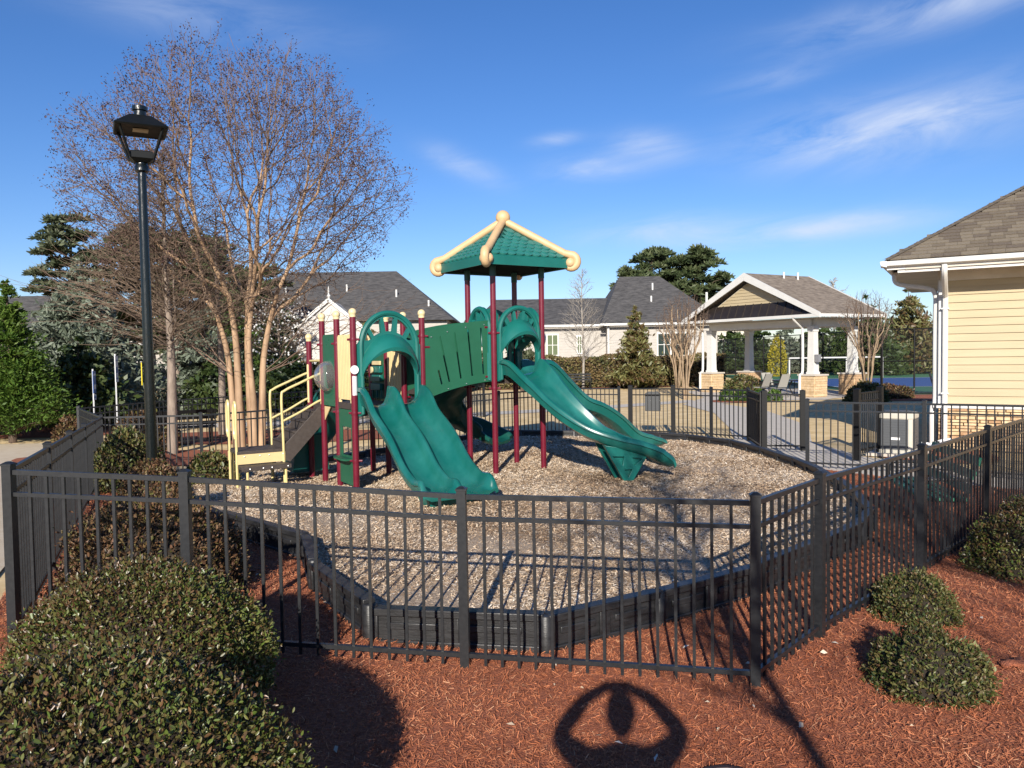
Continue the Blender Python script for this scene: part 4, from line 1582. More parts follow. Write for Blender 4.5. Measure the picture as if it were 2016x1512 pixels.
# ================================================================== EVERGREENS
def conifer(label, x, y, h, rad, mat, n=9000, leaf=.12, shape=1.0, base=.03, droop=.2, name='evergreen_tree', z=0.0, trunk=True, group=None, layers=0, gaps=.0, aspect=.32, outw=.6):
    """cone crown filled with small sprays; layers>0 bunches the sprays in tiers"""
    root = thing(name, label, 'tree', (x, y, z), rng.uniform(0, 6), group)
    # branch fronds
    nb_ = max(40, n // 45)
    t = base + (1 - base) * (1 - np.sqrt(rng.random(nb_)))
    if layers:
        t = np.clip((np.round(t * layers) + rng.normal(0, .14, nb_)) / layers, base, .99)
    az = rng.uniform(0, 2 * math.pi, nb_)
    rl = rad * (1 - ((t - base) / (1 - base)) ** shape) * rng.uniform(.72, 1.12, nb_) + .05
    k = n // nb_
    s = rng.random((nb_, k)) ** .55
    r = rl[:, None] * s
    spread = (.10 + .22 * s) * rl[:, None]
    px = r * np.cos(az)[:, None] + rng.normal(0, 1, (nb_, k)) * spread * .45
    py = r * np.sin(az)[:, None] + rng.normal(0, 1, (nb_, k)) * spread * .45
    pz = h * t[:, None] - droop * r + (.18 * rl[:, None]) * np.sin(s * 2.2) + rng.normal(0, 1, (nb_, k)) * spread * .28
    P = np.stack([px, py, np.maximum(pz, .08)], -1).reshape(-1, 3)
    m_ = len(P)
    out = unit(np.stack([np.cos(az), np.sin(az), np.full(nb_, .25 - droop)], -1))
    d = unit(np.repeat(out, k, 0) * outw + rand_dirs(m_) * .8)
    L = leaf * rng.uniform(.5, 1.3, m_)
    A = d * L[:, None]
    B = unit(np.cross(d, rand_dirs(m_))) * (L * aspect)[:, None]
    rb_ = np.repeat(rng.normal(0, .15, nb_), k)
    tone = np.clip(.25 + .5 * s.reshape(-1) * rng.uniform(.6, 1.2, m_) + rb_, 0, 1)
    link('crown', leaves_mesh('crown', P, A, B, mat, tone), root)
    if trunk:
        segs = [([(0, 0, -.2), (0, 0, h * .5), (0, 0, h * .97)], [h * .02 + .03, h * .014 + .02, .01])]
        for i in range(0, nb_, 2):
            p0 = (0, 0, max(.1, h * t[i] - .05))
            q = (rl[i] * .85 * math.cos(az[i]), rl[i] * .85 * math.sin(az[i]), max(.1, h * t[i] - droop * rl[i] * .85 + .1 * rl[i]))
            mid = ((p0[0] + q[0]) / 2, (p0[1] + q[1]) / 2, (p0[2] + q[2]) / 2 + .06 * rl[i])
            segs.append(([p0, mid, q], [.012 * rl[i] + .008, .008 * rl[i] + .005, .004]))
        link('trunk', branch_mesh('trunk', segs, 'bark_pine', 5), root)
    return root


def pine(label, x, y, h, crown0, rad, mat='leaf_pine', n_cl=60, z=0.0, group=None, leaf=.32, per=70, flat=.55, name='pine_tree', rim=.0):
    """tall bare trunk, limbs and rounded needle clumps"""
    root = thing(name, label, 'tree', (x, y, z), 0, group)
    segs = [([(0, 0, -.3), (.1, 0, h * .5), (.0, .1, h * .96)], [h * .014 + .05, h * .011 + .03, .04])]
    Ps, Ds, Ts = [], [], []
    for i in range(n_cl):
        t = crown0 + (1 - crown0) * rng.random()
        u = (t - crown0) / (1 - crown0)
        env = rad * math.sin(math.pi * (.12 + .78 * u ** .75)) ** .8
        a = rng.uniform(0, 2 * math.pi)
        rr = env * math.sqrt(rng.random()) * 1.0
        c = np.array((rr * math.cos(a), rr * math.sin(a), h * t + .15 * rr))
        segs.append(([(0, 0, h * t - .25 * rr), c * np.array((.5, .5, 1)) - np.array((0, 0, .12 * rr)), c], [.02 + .012 * rr, .015 + .008 * rr, .012]))
        cr = rad * rng.uniform(.16, .32)
        d = rand_dirs(per)
        d[:, 2] = np.abs(d[:, 2]) * .9 - .12
        p = c + d * cr * np.array((1.25, 1.25, flat)) * (rng.random(per)[:, None] ** .4)
        Ps.append(p)
        Ds.append(unit(d + rand_dirs(per) * .5))
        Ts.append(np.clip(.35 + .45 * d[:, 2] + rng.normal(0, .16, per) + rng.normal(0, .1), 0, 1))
    P, D, T = np.concatenate(Ps), np.concatenate(Ds), np.concatenate(Ts)
    L = leaf * rng.uniform(.5, 1.2, len(P))
    A = D * L[:, None]
    B = unit(np.cross(D, rand_dirs(len(P)))) * (L * .3)[:, None]
    link('crown', leaves_mesh('crown', P, A, B, mat, T), root)
    link('trunk', branch_mesh('trunk', segs, 'bark_pine', 6), root)
    return root


# left side: arborvitae, blue cedar, pines
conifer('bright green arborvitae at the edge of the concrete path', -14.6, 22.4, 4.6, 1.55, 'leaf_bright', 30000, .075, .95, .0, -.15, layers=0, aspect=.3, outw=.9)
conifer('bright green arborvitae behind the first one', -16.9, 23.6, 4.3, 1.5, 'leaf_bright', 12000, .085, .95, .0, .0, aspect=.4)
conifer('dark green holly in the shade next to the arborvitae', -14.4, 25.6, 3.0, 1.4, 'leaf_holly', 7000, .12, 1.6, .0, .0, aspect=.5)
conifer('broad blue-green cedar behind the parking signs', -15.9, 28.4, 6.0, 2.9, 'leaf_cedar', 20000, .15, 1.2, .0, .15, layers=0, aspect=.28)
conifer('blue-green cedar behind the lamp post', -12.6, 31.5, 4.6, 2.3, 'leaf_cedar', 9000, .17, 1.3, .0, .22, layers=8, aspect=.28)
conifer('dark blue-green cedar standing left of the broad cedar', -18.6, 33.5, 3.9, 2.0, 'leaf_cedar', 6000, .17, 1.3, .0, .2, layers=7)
pine('tall open-branched pine against the sky beside the far grey roof', -25.6, 45.0, 10.4, .38, 2.2, 'leaf_pine_pale', 80, leaf=.22, per=130, flat=.75)
pine('dense dark pine left of the bare crape myrtle', -23.8, 50.0, 10.7, .22, 3.0, 'leaf_pine', 110, leaf=.28, per=110, flat=.8)
pine('dense dark pine behind the black lamp post', -20.6, 51.0, 9.8, .18, 3.2, 'leaf_pine', 110, leaf=.28, per=110, flat=.8)
pine('dark pine behind the bare crape myrtle trunks', -16.6, 50.0, 7.8, .12, 2.8, 'leaf_pine', 90, leaf=.28, per=100, flat=.8)
conifer('green arborvitae seen between the bare trunks', -12.7, 36.0, 5.6, 1.2, 'leaf_bright', 5000, .15, 1.0, .0, .0)
for x, y, h, r_ in ((-11.5, 30.5, 2.3, 1.5), (-9.2, 31.5, 2.4, 1.5), (-6.8, 32.5, 2.4, 1.6), (-4.4, 34, 2.6, 1.5)):
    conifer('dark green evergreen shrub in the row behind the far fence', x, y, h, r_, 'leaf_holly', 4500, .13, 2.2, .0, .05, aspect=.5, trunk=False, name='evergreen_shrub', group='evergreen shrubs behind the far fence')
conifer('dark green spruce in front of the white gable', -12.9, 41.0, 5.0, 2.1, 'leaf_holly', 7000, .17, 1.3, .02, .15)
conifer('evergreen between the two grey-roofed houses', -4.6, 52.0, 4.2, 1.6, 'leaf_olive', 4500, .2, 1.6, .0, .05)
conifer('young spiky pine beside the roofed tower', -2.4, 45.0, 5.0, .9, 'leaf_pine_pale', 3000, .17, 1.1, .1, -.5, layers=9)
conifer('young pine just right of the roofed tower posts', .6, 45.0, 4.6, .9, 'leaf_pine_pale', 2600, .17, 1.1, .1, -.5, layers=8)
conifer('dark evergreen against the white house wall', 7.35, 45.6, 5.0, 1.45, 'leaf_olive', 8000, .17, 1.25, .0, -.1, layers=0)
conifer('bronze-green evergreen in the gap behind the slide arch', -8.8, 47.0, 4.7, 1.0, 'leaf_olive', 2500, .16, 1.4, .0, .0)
for i, (x, y, h, r_) in enumerate(((14.6, 90, 11.4, 3.0), (16.9, 92, 13.6, 3.3), (20.0, 91, 12.9, 2.9), (22.4, 90, 13.6, 3.0), (24.6, 92, 10.6, 2.6), (18.3, 95, 14.2, 3.2))):
    pine('tall dark pine in the group behind the white house', x, y, h, .40, r_, 'leaf_pine', 62, group='pines behind the white house', leaf=.42, per=90, flat=.95)
# right side behind the court
for i, (x, y, h, r_) in enumerate(((28.5, 62, 6.4, 3.2), (33.0, 64, 7.4, 3.0), (36.5, 63, 6.2, 2.6))):
    conifer('dense dark cedar standing right of the pavilion roof beyond the court', x, y, h, r_, 'leaf_holly' if i == 0 else 'leaf_olive', 8000, .26, 1.3, .0, .05, group='cedars beyond the court')
cs = [(17.5, 71.5), (20.2, 71.5), (22.9, 71.8), (25.6, 71.5), (28.3, 71.2), (31, 71.5), (33.7, 71.3), (36.4, 71.5), (39.1, 71.0), (42.0, 71)]
for i, (x, y) in enumerate(cs):
    conifer('dark green screening evergreen in the row behind the sports court', x, y, 4.3 + (i * 37 % 10) * .09, 2.1, 'leaf_holly' if i % 3 else 'leaf_cedar', 3600, .27, 2.2, .0, .03, aspect=.45, trunk=False, name='screening_evergreen', group='screening evergreens behind the court')
shrub('yellow flowering forsythia seen through the pavilion', 21.6, 62.5, .75, .7, 3.2, 1300, .11, 'leaf_forsythia', power=2.0, core=False)

# ================================================================== BARE TREES
def tips_in(n, c, rx, ry, rz_, shell=.45, zmin=-9, power=2.0):
    d = rand_dirs(int(n * 1.6))
    rr = (shell ** 3 + (1 - shell ** 3) * rng.random(len(d))) ** (1 / 3)
    p = d * rr[:, None] * np.array((rx, ry, rz_)) + np.array(c)
    return p[p[:, 2] > zmin][:n]


def crape_myrtle():
    X, Y = -6.95, 20.2
    root = thing('crape_myrtle', 'large bare multi-trunk crape myrtle with smooth tan bark and dark seed heads', 'tree', (X, Y, -.15))
    n = 13000
    T = tips_in(n, (-.15, 0, 6.5), 4.45, 3.6, 3.95, .42, 3.3)
    # the fan is wider up than down; pull low tips in
    k = np.clip((T[:, 2] - 3.2) / 3.0, .0, 1)
    T[:, 0] *= .62 + .38 * k
    T[:, 1] *= .62 + .38 * k
    av = np.arctan2(T[:, 2] - 6.2, T[:, 0])
    lump = .985 + .035 * np.sin(av * 7 + 1.0) + .03 * np.sin(av * 13 + T[:, 1]) + .025 * np.sin(np.arctan2(T[:, 1], T[:, 0]) * 6)
    T = (T - np.array((0, 0, 5.0))) * lump[:, None] + np.array((0, 0, 5.0))
    T += rng.normal(0, .12, T.shape)
    az = np.arctan2(T[:, 1], T[:, 0])
    # trunks: (base offset, fork point)
    trunks = [((-.33, .0), (-.80, .1, 3.5)), ((-.14, -.12), (-.32, -.25, 3.9)), ((.06, .08), (.02, .25, 4.1)), ((.15, -.10), (.22, -.2, 3.6)), ((.30, .05), (.62, .05, 3.3)), ((.0, .22), (-.15, .6, 3.7))]
    D = np.array([np.array(f) + np.array((f[0] * 2.6, f[1] * 3.0, 3.0)) for _, f in trunks])
    own = np.argmin(((T[:, None, :] - D[None]) ** 2 * np.array((1, 1.2, .15))).sum(-1), 1)
    big, fine = [], []
    for i, (b, f) in enumerate(trunks):
        g = T[own == i]
        if len(g) < 3:
            continue
        r0 = .0034 * len(g) ** .5
        f = np.array(f)
        base = np.array((b[0], b[1], -.1))
        p1 = base + (f - base) * .35 + np.array((-.25 * (f[0] - b[0]), -.2 * (f[1] - b[1]), 0)) + rng.normal(0, .03, 3)
        p2 = base + (f - base) * .7 + np.array((-.15 * (f[0] - b[0]), 0, 0)) + rng.normal(0, .04, 3)
        R0 = .10 + .012 * (i % 3)
        pts = catmull([base, p1, p2, f], 5)
        big.append((pts, np.linspace(R0, R0 * .62, len(pts))))
        s = grow(f, unit(f - p2), g, .0036, .36, .30, .07)
        for q in s:
            (big if q[1][0] > .030 else fine).append(q)
    # low side limbs
    for tip in ((-3.9, .4, 3.7), (-4.4, -.6, 4.5), (3.2, .2, 3.7), (2.6, .4, 3.1), (-3.2, .5, 4.4)):
        c = np.array(tip)
        g = c + rng.normal(0, 1, (60, 3)) * np.array((.9, .8, .45))
        s0 = np.array((np.sign(c[0]) * .35, c[1] * .2, 1.9))
        s = grow(s0, unit(c - s0), g, .0036, .42, .4, .08)
        for q in s:
            (big if q[1][0] > .030 else fine).append(q)
    link('trunk', branch_mesh('trunk', big, 'bark_crape', 8), root)
    tag(link('branches', branch_mesh('branches', fine, 'twig_crape', 3), root), kind='stuff')
    # seed heads on the outermost tips
    cen = np.array((-.15, 0, 6.2))
    rr = np.linalg.norm((T - cen) / np.array((4.45, 3.6, 3.95)), axis=1)
    sel = T[(rr > .62) & (T[:, 2] > 4.6)]
    sel = sel[rng.random(len(sel)) < .33]
    k = 12
    P = np.repeat(sel, k, 0) + rng.normal(0, .075, (len(sel) * k, 3))
    A = rand_dirs(len(P)) * rng.uniform(.016, .038, len(P))[:, None]
    B = unit(np.cross(A, rand_dirs(len(P)))) * rng.uniform(.010, .02, len(P))[:, None]
    link('seed_heads', leaves_mesh('seed_heads', P, A, B, 'seed_heads', rng.random(len(P))), root)


crape_myrtle()


def bare_tree(label, x, y, h, rad, n, mat, r_tip=.006, z=0.0, trunk_r=.12, crown0=.25, name='bare_tree', shape='cone', group=None, lean=(0, 0), power=.42, upward=.3):
    """single straight stem with many side branches"""
    root = thing(name, label, 'tree', (x, y, z), 0, group)
    big, fine = [], []
    stem = [np.array((0, 0, -.2)), np.array((lean[0] * .3 + .04, lean[1] * .3, h * .33)), np.array((lean[0] * .65 - .03, lean[1] * .65, h * .66)), np.array((lean[0], lean[1], h))]
    pts = catmull(stem, 6)
    big.append((pts, np.linspace(trunk_r, .012, len(pts))))
    nl = max(10, n // 16)
    for i in range(nl):
        t = crown0 + (1 - crown0) * (i + rng.random()) / nl * .97
        p = np.array(pts[int(t * (len(pts) - 1))]) * 0 + np.array([np.interp(t, np.linspace(0, 1, len(pts)), [q[j] for q in pts]) for j in range(3)])
        u = (t - crown0) / (1 - crown0)
        if shape == 'cone':
            env = rad * (1 - u) ** .85 + .15
        else:
            env = rad * math.sin(math.pi * (.12 + .8 * u)) + .1
        a = rng.uniform(0, 6.283)
        L = env * rng.uniform(.7, 1.1)
        c = p + np.array((math.cos(a) * L * .7, math.sin(a) * L * .7, upward * L))
        g = c + rng.normal(0, 1, (16, 3)) * L * np.array((.30, .30, .20))
        s = grow(p, unit(c - p), g, r_tip, power, .42, .07)
        for q in s:
            (big if q[1][0] > .02 else fine).append(q)
    link('trunk', branch_mesh('trunk', big, mat, 7), root)
    tag(link('branches', branch_mesh('branches', fine, mat if mat == 'bark_pale' else 'twig_cypress', 3), root), kind='stuff')
    return root


def vase_tree(label, x, y, h, rad, n, mat, r_tip=.006, z=0.0, stems=6, name='bare_tree', group=None, fork=.28):
    root = thing(name, label, 'tree', (x, y, z), rng.uniform(0, 6), group)
    T = tips_in(n, (0, 0, h * .62), rad, rad, h * .40, .3, h * .3)
    k = np.clip((T[:, 2] - h * .25) / (h * .5), .25, 1)
    T[:, :2] *= k[:, None]
    own = (np.floor((np.arctan2(T[:, 1], T[:, 0]) + math.pi) / (2 * math.pi) * stems)).astype(int) % stems
    big, fine = [], []
    for i in range(stems):
        g = T[own == i]
        if len(g) < 3:
            continue
        a = (i + .5) / stems * 2 * math.pi - math.pi
        b = np.array((.09 * math.cos(a), .09 * math.sin(a), -.1))
        f = np.array((rad * .16 * math.cos(a), rad * .16 * math.sin(a), h * fork))
        big.append(([b, (b + f) / 2 - np.array((math.cos(a), math.sin(a), 0)) * .03, f], [.045, .04, .032]))
        for q in grow(f, unit(f - b), g, r_tip, .38, .34, .07):
            (big if q[1][0] > .018 else fine).append(q)
    link('trunk', branch_mesh('trunk', big, mat, 6), root)
    tag(link('branches', branch_mesh('branches', fine, 'twig_tan', 3), root), kind='stuff')
    return root


bare_tree('bare straight-trunked cypress in the red mulch left of the crape myrtle', -8.62, 19.4, 7.6, 2.6, 1700, 'bark_grey', .0055, -.15, .14, .33, power=.36, upward=.34)
bare_tree('slimmer bare cypress right behind the crape myrtle trunks', -8.9, 23.5, 6.8, 2.2, 1000, 'bark_grey', .0055, -.1, .13, .32, power=.36)
bare_tree('bare cypress behind the blue-green cedar', -13.4, 30.8, 6.6, 2.0, 700, 'bark_grey', .006, -.1, .12, .30, power=.36)
bare_tree('slender bare birch against the white house', 4.3, 46.4, 7.2, 1.9, 600, 'bark_pale', .0065, 0, .09, .2, power=.34, upward=.75)
vase_tree('small bare crape myrtle left of the pavilion', 7.9, 35.0, 4.9, 1.3, 1300, 'bark_tan', .0055, stems=7)
vase_tree('small bare crape myrtle right of the pavilion', 14.8, 32.0, 4.6, 1.35, 1300, 'bark_tan', .005, stems=7)
vase_tree('small bare crape myrtle beyond the small plants', 9.6, 44.5, 5.0, 1.6, 900, 'bark_tan', .0065, stems=6)
bare_tree('bare tree far behind the court cedars', 33.5, 80, 9.5, 2.6, 500, 'bark_pale', .018, 0, .15, .3, power=.34, upward=.7)
# tree with white blossom between the houses
bt = bare_tree('white blossoming tree behind the crape myrtle trunks', -12.2, 40.5, 5.4, 2.4, 500, 'bark_grey', .01, 0, .12, .15, name='blossom_tree', shape='round', power=.36)
n = 1100
T = tips_in(n, (0, 0, 3.1), 2.5, 2.2, 2.3, .5, .8)
c = np.round(T * 1.6) / 1.6
T = T * .45 + c * .55 + rng.normal(0, .12, T.shape)
A = rand_dirs(len(T)) * .07
B = unit(np.cross(A, rand_dirs(len(T)))) * .055
link('blossom', leaves_mesh('blossom', T, A, B, 'blossom', rng.random(len(T))), bt)
# invented trees behind the viewer: only their shadows fall into the picture
bare_tree('slender bare tree added unseen behind the viewer for its shadow', .85, -3.6, 7.4, 1.9, 420, 'bark_grey', .009, 0, .075, .45, shape='round', lean=(-.55, .2), power=.36, upward=.7)
bare_tree('spreading bare tree added unseen behind the viewer for its branching shadow', 3.3, -4.6, 7.0, 2.4, 420, 'bark_grey', .010, 0, .10, .40, shape='round', lean=(.4, .2), power=.38, upward=.6)

# ================================================================== YELLOW BUILDING
wd = np.array((.86, -.51))
YB = thing('yellow_building', 'yellow clapboard building with stone base, white gutter and brown shingle roof', 'building', (9.18, 16.5, 0), math.atan2(wd[1], wd[0]))
BW, BD, OV = 9.0, 7.0, .95          # local x along the front, y into the building


def yb(m, name, mat, angle=30, bevel=0.0, parent=None):
    return m.build(name, mat, parent or YB, angle, bevel)


yb(MB().box((BW / 2, BD / 2, 1.9), (BW - .06, BD - .06, 3.8)), 'wall_core', 'mortar')
ws = thing('front_siding', None, None)
ws.parent = YB
nbd = 16
for i in range(nbd):
    z = .98 + i * .165
    m = MB()
    m.loft([[(x, .03, z), (x, -.036, z), (x, -.008, z + .176), (x, .03, z + .176)] for x in (.11, BW)])
    m.build('clapboard', 'yellow_board', ws, 30)
sd = thing('side_siding', None, None)
sd.parent = YB
for i in range(nbd):
    z = .98 + i * .165
    m = MB()
    m.loft([[(.03, y, z), (-.022, y, z), (-.010, y, z + .172), (.03, y, z + .172)] for y in (.11, BD)])
    m.build('clapboard', 'yellow_board', sd, 30)
m = MB()
m.box((.055, -.016, 2.28), (.15, .05, 2.66)).box((-.016, .08, 2.28), (.05, .15, 2.66))
yb(m, 'corner_board', 'white_trim')
yb(MB().box((BW / 2, -.05, .93), (BW + .1, .13, .09)).box((-.05, BD / 2, .928), (.13, BD, .088)), 'water_table', 'white_trim')
yb(MB().box((BW / 2, -.022, 3.70), (BW, .05, .22)).box((-.022, BD / 2, 3.70), (.05, BD, .218)), 'frieze_board', 'soffit_beige')
# stone base
sb = thing('stone_base', None, None)
sb.parent = YB
MB().box((BW / 2, .02, .44), (BW, .10, .88)).build('mortar_bed', 'mortar', sb, 30)
MB().box((.02, BD / 2, .44), (.10, BD, .87)).build('mortar_bed', 'mortar', sb, 30)
z = .0
cnt = 0
stone_cache = {}
while z < .86:
    hh = random.choice((.05, .065, .08, .095))
    hh = min(hh, .885 - z)
    x = -.02
    while x < 3.3:
        L = random.uniform(.14, .42)
        key = (round(hh, 3), int(L * 10), cnt % 3)
        m = MB()
        dd = random.uniform(.0, .03)
        j = lambda: random.uniform(-.006, .006)
        m.loft([[(x + .006 + j(), -.03, z + .005), (x + L - .006 + j(), -.03, z + .005 + j() * .5), (x + L - .006 + j(), -.03, z + hh - .005), (x + .006 + j(), -.03, z + hh - .005 + j() * .5)],
                [(x + .012, -.062 - dd, z + .010), (x + L - .012, -.06 - dd + j(), z + .010), (x + L - .014, -.06 - dd, z + hh - .010), (x + .012, -.062 - dd + j(), z + hh - .010)]])
        m.build('stone', random.choice(('stone_a', 'stone_b', 'stone_c', 'stone_b')), sb, 50)
        x += L
        cnt += 1
    z += hh
# far part of the base, outside the view
MB().box((3.3 + (BW - 3.3) / 2, -.04, .44), (BW - 3.3, .05, .87)).build('stone_far', 'stone_b', sb, 30)
# eave: soffit, fascia, gutter
yb(MB().box((BW / 2 - OV / 2 + .3, -OV / 2, 3.82), (BW + OV - .1, OV - .02, .03)).box((-OV / 2, BD / 2 + .01, 3.822), (OV - .02, BD - .02, .03)), 'soffit', 'soffit_beige')
m = MB()
gp_ = [(0, .0), (-.11, .03), (-.125, .09), (-.13, .12), (-.12, .125), (0, .13)]
m.loft([[(x, -OV + .01 + a, 3.86 + b) for a, b in gp_] for x in (-OV - .11, BW)])
yb(m, 'gutter', 'white_trim')
m = MB()
m.loft([[(-OV + .01 + a, y, 3.861 + b) for a, b in gp_] for y in (BD, -OV - .115)])
yb(m, 'gutter', 'white_trim')
yb(MB().box((BW / 2 - OV / 2, -OV + .03, 3.885), (BW + OV, .03, .15)).box((-OV + .03, BD / 2 - OV / 2 + .06, 3.885), (.03, BD + OV - .08, .148)), 'fascia', 'white_trim')
m = MB()
m.box((BW / 2 - OV / 2 + .1, -OV + .10, 3.775), (BW + OV - .2, .09, .06))
yb(m, 'eave_trim', 'white_trim')
# downspouts at the corner
m = MB()
m.tube(catmull([(.10, -OV + .0, 3.86), (.10, -OV + .02, 3.70), (.10, -OV + .30, 3.50), (.10, -.14, 3.28), (.10, -.085, 3.15), (.10, -.085, 2.0), (.10, -.085, 1.02), (.10, -.14, .85), (.10, -.14, .12)], 6), .058, 8)
d1 = yb(m, 'downspout', 'white_trim', 40)
m = MB()
m.tube(catmull([(-OV + .06, .1, 3.80), (-OV + .10, .1, 3.62), (-OV + .3, .1, 3.54), (-.25, .1, 3.46), (-.09, .1, 3.32), (-.085, .1, 2.8), (-.085, .1, 2.0), (-.085, .1, 1.02), (-.14, .1, .85), (-.14, .1, .1)], 6), .052, 8)
d2 = yb(m, 'downspout', 'white_trim', 40)
m = MB()
for z in (3.0, 1.2):
    m.box((.10, -.075, z), (.15, .13, .03))
m.build('strap', 'white_trim', d1, 30)
# hip roof
PIT = .655
rf = thing('hip_roof', None, None)
rf.parent = YB
E0 = (-OV - .05, -OV - .06)
run = (BD + 2 * OV) / 2
zr = 4.0
m = MB()
A_, B_, C_, D_ = (E0[0], E0[1], zr), (BW + OV, E0[1], zr), (BW + OV, BD + OV, zr), (E0[0], BD + OV, zr)
rg0 = (E0[0] + run, E0[1] + run, zr + run * PIT)
rg1 = (BW + OV - run, E0[1] + run, zr + run * PIT)
m.add([A_, B_, C_, D_, rg0, rg1], [(0, 1, 5, 4), (1, 2, 5), (2, 3, 4, 5), (3, 0, 4)])
m.add([(p[0], p[1], p[2] - .05) for p in (A_, B_, C_, D_)], [(3, 2, 1, 0)])
m.build('roof_deck', 'shingle_c', rf, 20)
sl = math.sqrt(1 + PIT * PIT)
expo = .145
sh_me = {}
for k, nm in enumerate(('shingle_a', 'shingle_b', 'shingle_c')):
    for wdt in (.22, .30, .38):
        mm = MB()
        mm.loft([[(-wdt / 2, 0, -.002), (wdt / 2, 0, -.002), (wdt / 2, 0, .024), (-wdt / 2, 0, .024)], [(-wdt / 2, expo * 1.25, 0), (wdt / 2, expo * 1.25, 0), (wdt / 2, expo * 1.25, .004), (-wdt / 2, expo * 1.25, .004)]])
        sh_me[(nm, wdt)] = mm.mesh('shingle', nm, 30)
cnt = 0
tilt = math.atan(PIT)
for r_ in range(0, 30):
    s = r_ * expo
    horiz = s / sl
    x0 = E0[0] + horiz
    x = x0 + random.uniform(.02, .2)
    lim = 3.6 + .0 * r_
    while x < lim and cnt < 292:
        wdt = random.choice((.22, .30, .38))
        if x - wdt * .0 >= x0:
            o = link('shingle', sh_me[(random.choice(('shingle_a', 'shingle_b', 'shingle_b', 'shingle_c')), wdt)], rf, (x + wdt / 2, E0[1] + horiz - .01, zr + horiz * PIT + .008), (tilt, 0, 0))
            cnt += 1
        x += wdt + .004
# hip cap shingles
m = MB()
hipd = Vector((1, 1, PIT)).normalized()
for i in range(32):
    p = Vector((E0[0], E0[1], zr)) + hipd * (i * .16)
    sidev = Vector((1, -1, 0)).normalized()
    q = p + hipd * .2
    lift = Vector((0, 0, .03))
    m.add([p - sidev * .13 + lift * .2, p + lift * 1.2, p + sidev * .13 + lift * .2, q + sidev * .13 + lift * .0, q + lift * .8, q - sidev * .13 + lift * .0], [(0, 1, 4, 5), (1, 2, 3, 4)])
m.build('hip_cap', 'shingle_a', rf, 20)

# ================================================================== PAVILION
e1 = np.array((-.5, .866))
e2 = np.array((.855, .519))
e2 = e2 / np.linalg.norm(e2)
# local x runs along the gutter to the right (R <- L), local y into the depth
PV = thing('pavilion', 'open picnic pavilion with white columns on stone piers and brown gable roof', 'pavilion', (13.55, 33.9, 0), math.atan2(-e1[1], -e1[0]))
LW, LD = 8.4, 4.4                    # local: x from -LW to 0, y from 0 to LD


def pv(m, name, mat, angle=30, bevel=0.0, parent=None):
    return m.build(name, mat, parent or PV, angle, bevel)


cols = [(-1.0, .85), (-LW + 1.0, .85), (-LW + 1.0, LD - .75), (-1.0, LD - .75)]
for x, y in cols:
    m = MB()
    c = thing('column', None, None)
    c.parent = PV
    c.location = (x, y, 0)
    m.loft([[(a * s, b * s, z) for a, b in ((-1, -1), (1, -1), (1, 1), (-1, 1))] for s, z in ((.21, 1.0), (.21, 1.12), (.18, 1.14), (.15, 2.95), (.175, 2.97), (.175, 3.1), (.195, 3.12), (.195, 3.22))])
    m.build('shaft', 'white_trim', c, 30)
    pm = thing('stone_pier', None, None) if False else None
    MB().box((0, 0, .47), (.84, .84, .98)).build('pier', 'stone_b', c, 30, .02)
    MB().box((0, 0, .99), (.96, .96, .07)).build('pier_cap', 'concrete_grey', c, 30)
    zz = .02
    mst = MB()
    while zz < .92:
        hh = random.choice((.06, .09, .12))
        hh = min(hh, .95 - zz)
        for side in range(4):
            t = -.42
            while t < .40:
                L = min(random.uniform(.18, .45), .42 - t)
                q = .425 + random.uniform(.0, .02)
                cx = t + L / 2
                pos = ((cx, -q), (q, cx), (cx, q), (-q, cx))[side]
                szz = (L - .015, .03, hh - .014) if side in (0, 2) else (.03, L - .015, hh - .014)
                mst.box((pos[0], pos[1], zz + hh / 2), szz)
                t += L
        zz += hh
    o = mst.build('stones', random.choice(('stone_a', 'stone_b')), c, 30)
    o['kind'] = 'stuff'
m = MB()
for a, b in ((0, 1), (1, 2), (2, 3), (3, 0)):
    p, q = cols[a], cols[b]
    m.beam((p[0], p[1], 3.37), (q[0], q[1], 3.37 + .002 * a), .34 + .002 * a, .34)
pv(m, 'beam', 'white_trim')
pv(MB().box((-LW / 2, LD / 2, 3.57), (LW - .1, LD - .1, .03)), 'soffit', 'soffit_beige')
gy = LW / 2
ZE, ZP = 3.72, 5.80
m = MB()
th = .14
for sx in (-1, 1):
    xe = 0 if sx > 0 else -LW
    m.loft([[(xe + sx * .12, y, ZE - .05), (xe + sx * .12, y, ZE + .03), (-gy, y, ZP + .10), (-gy, y, ZP - .02)] for y in (-.12, LD + .12)])
pv(m, 'roof', 'roof_brown', 20)
for y in (-.14, LD + .14):
    for sx in (-1, 1):
        m = MB()
        xe = 0 if sx > 0 else -LW
        m.loft([[(xe + sx * .16, yy, ZE - .16), (xe + sx * .16, yy, ZE + .06), (-gy, yy, ZP + .115), (-gy, yy, ZP - .26)] for yy in (y - .03 - sx * .002, y + .03)])
        pv(m, 'rake_board', 'white_trim')
m = MB()
for (x0, y0, x1, y1) in ((-LW - .1, -.10, .1, -.10), (.12, -.12, .12, LD + .1), (-LW - .12, -.12, -LW - .12, LD + .1)):
    m.beam((x0, y0, 3.665), (x1, y1, 3.665), .13, .13)
pv(m, 'gutter', 'white_trim')
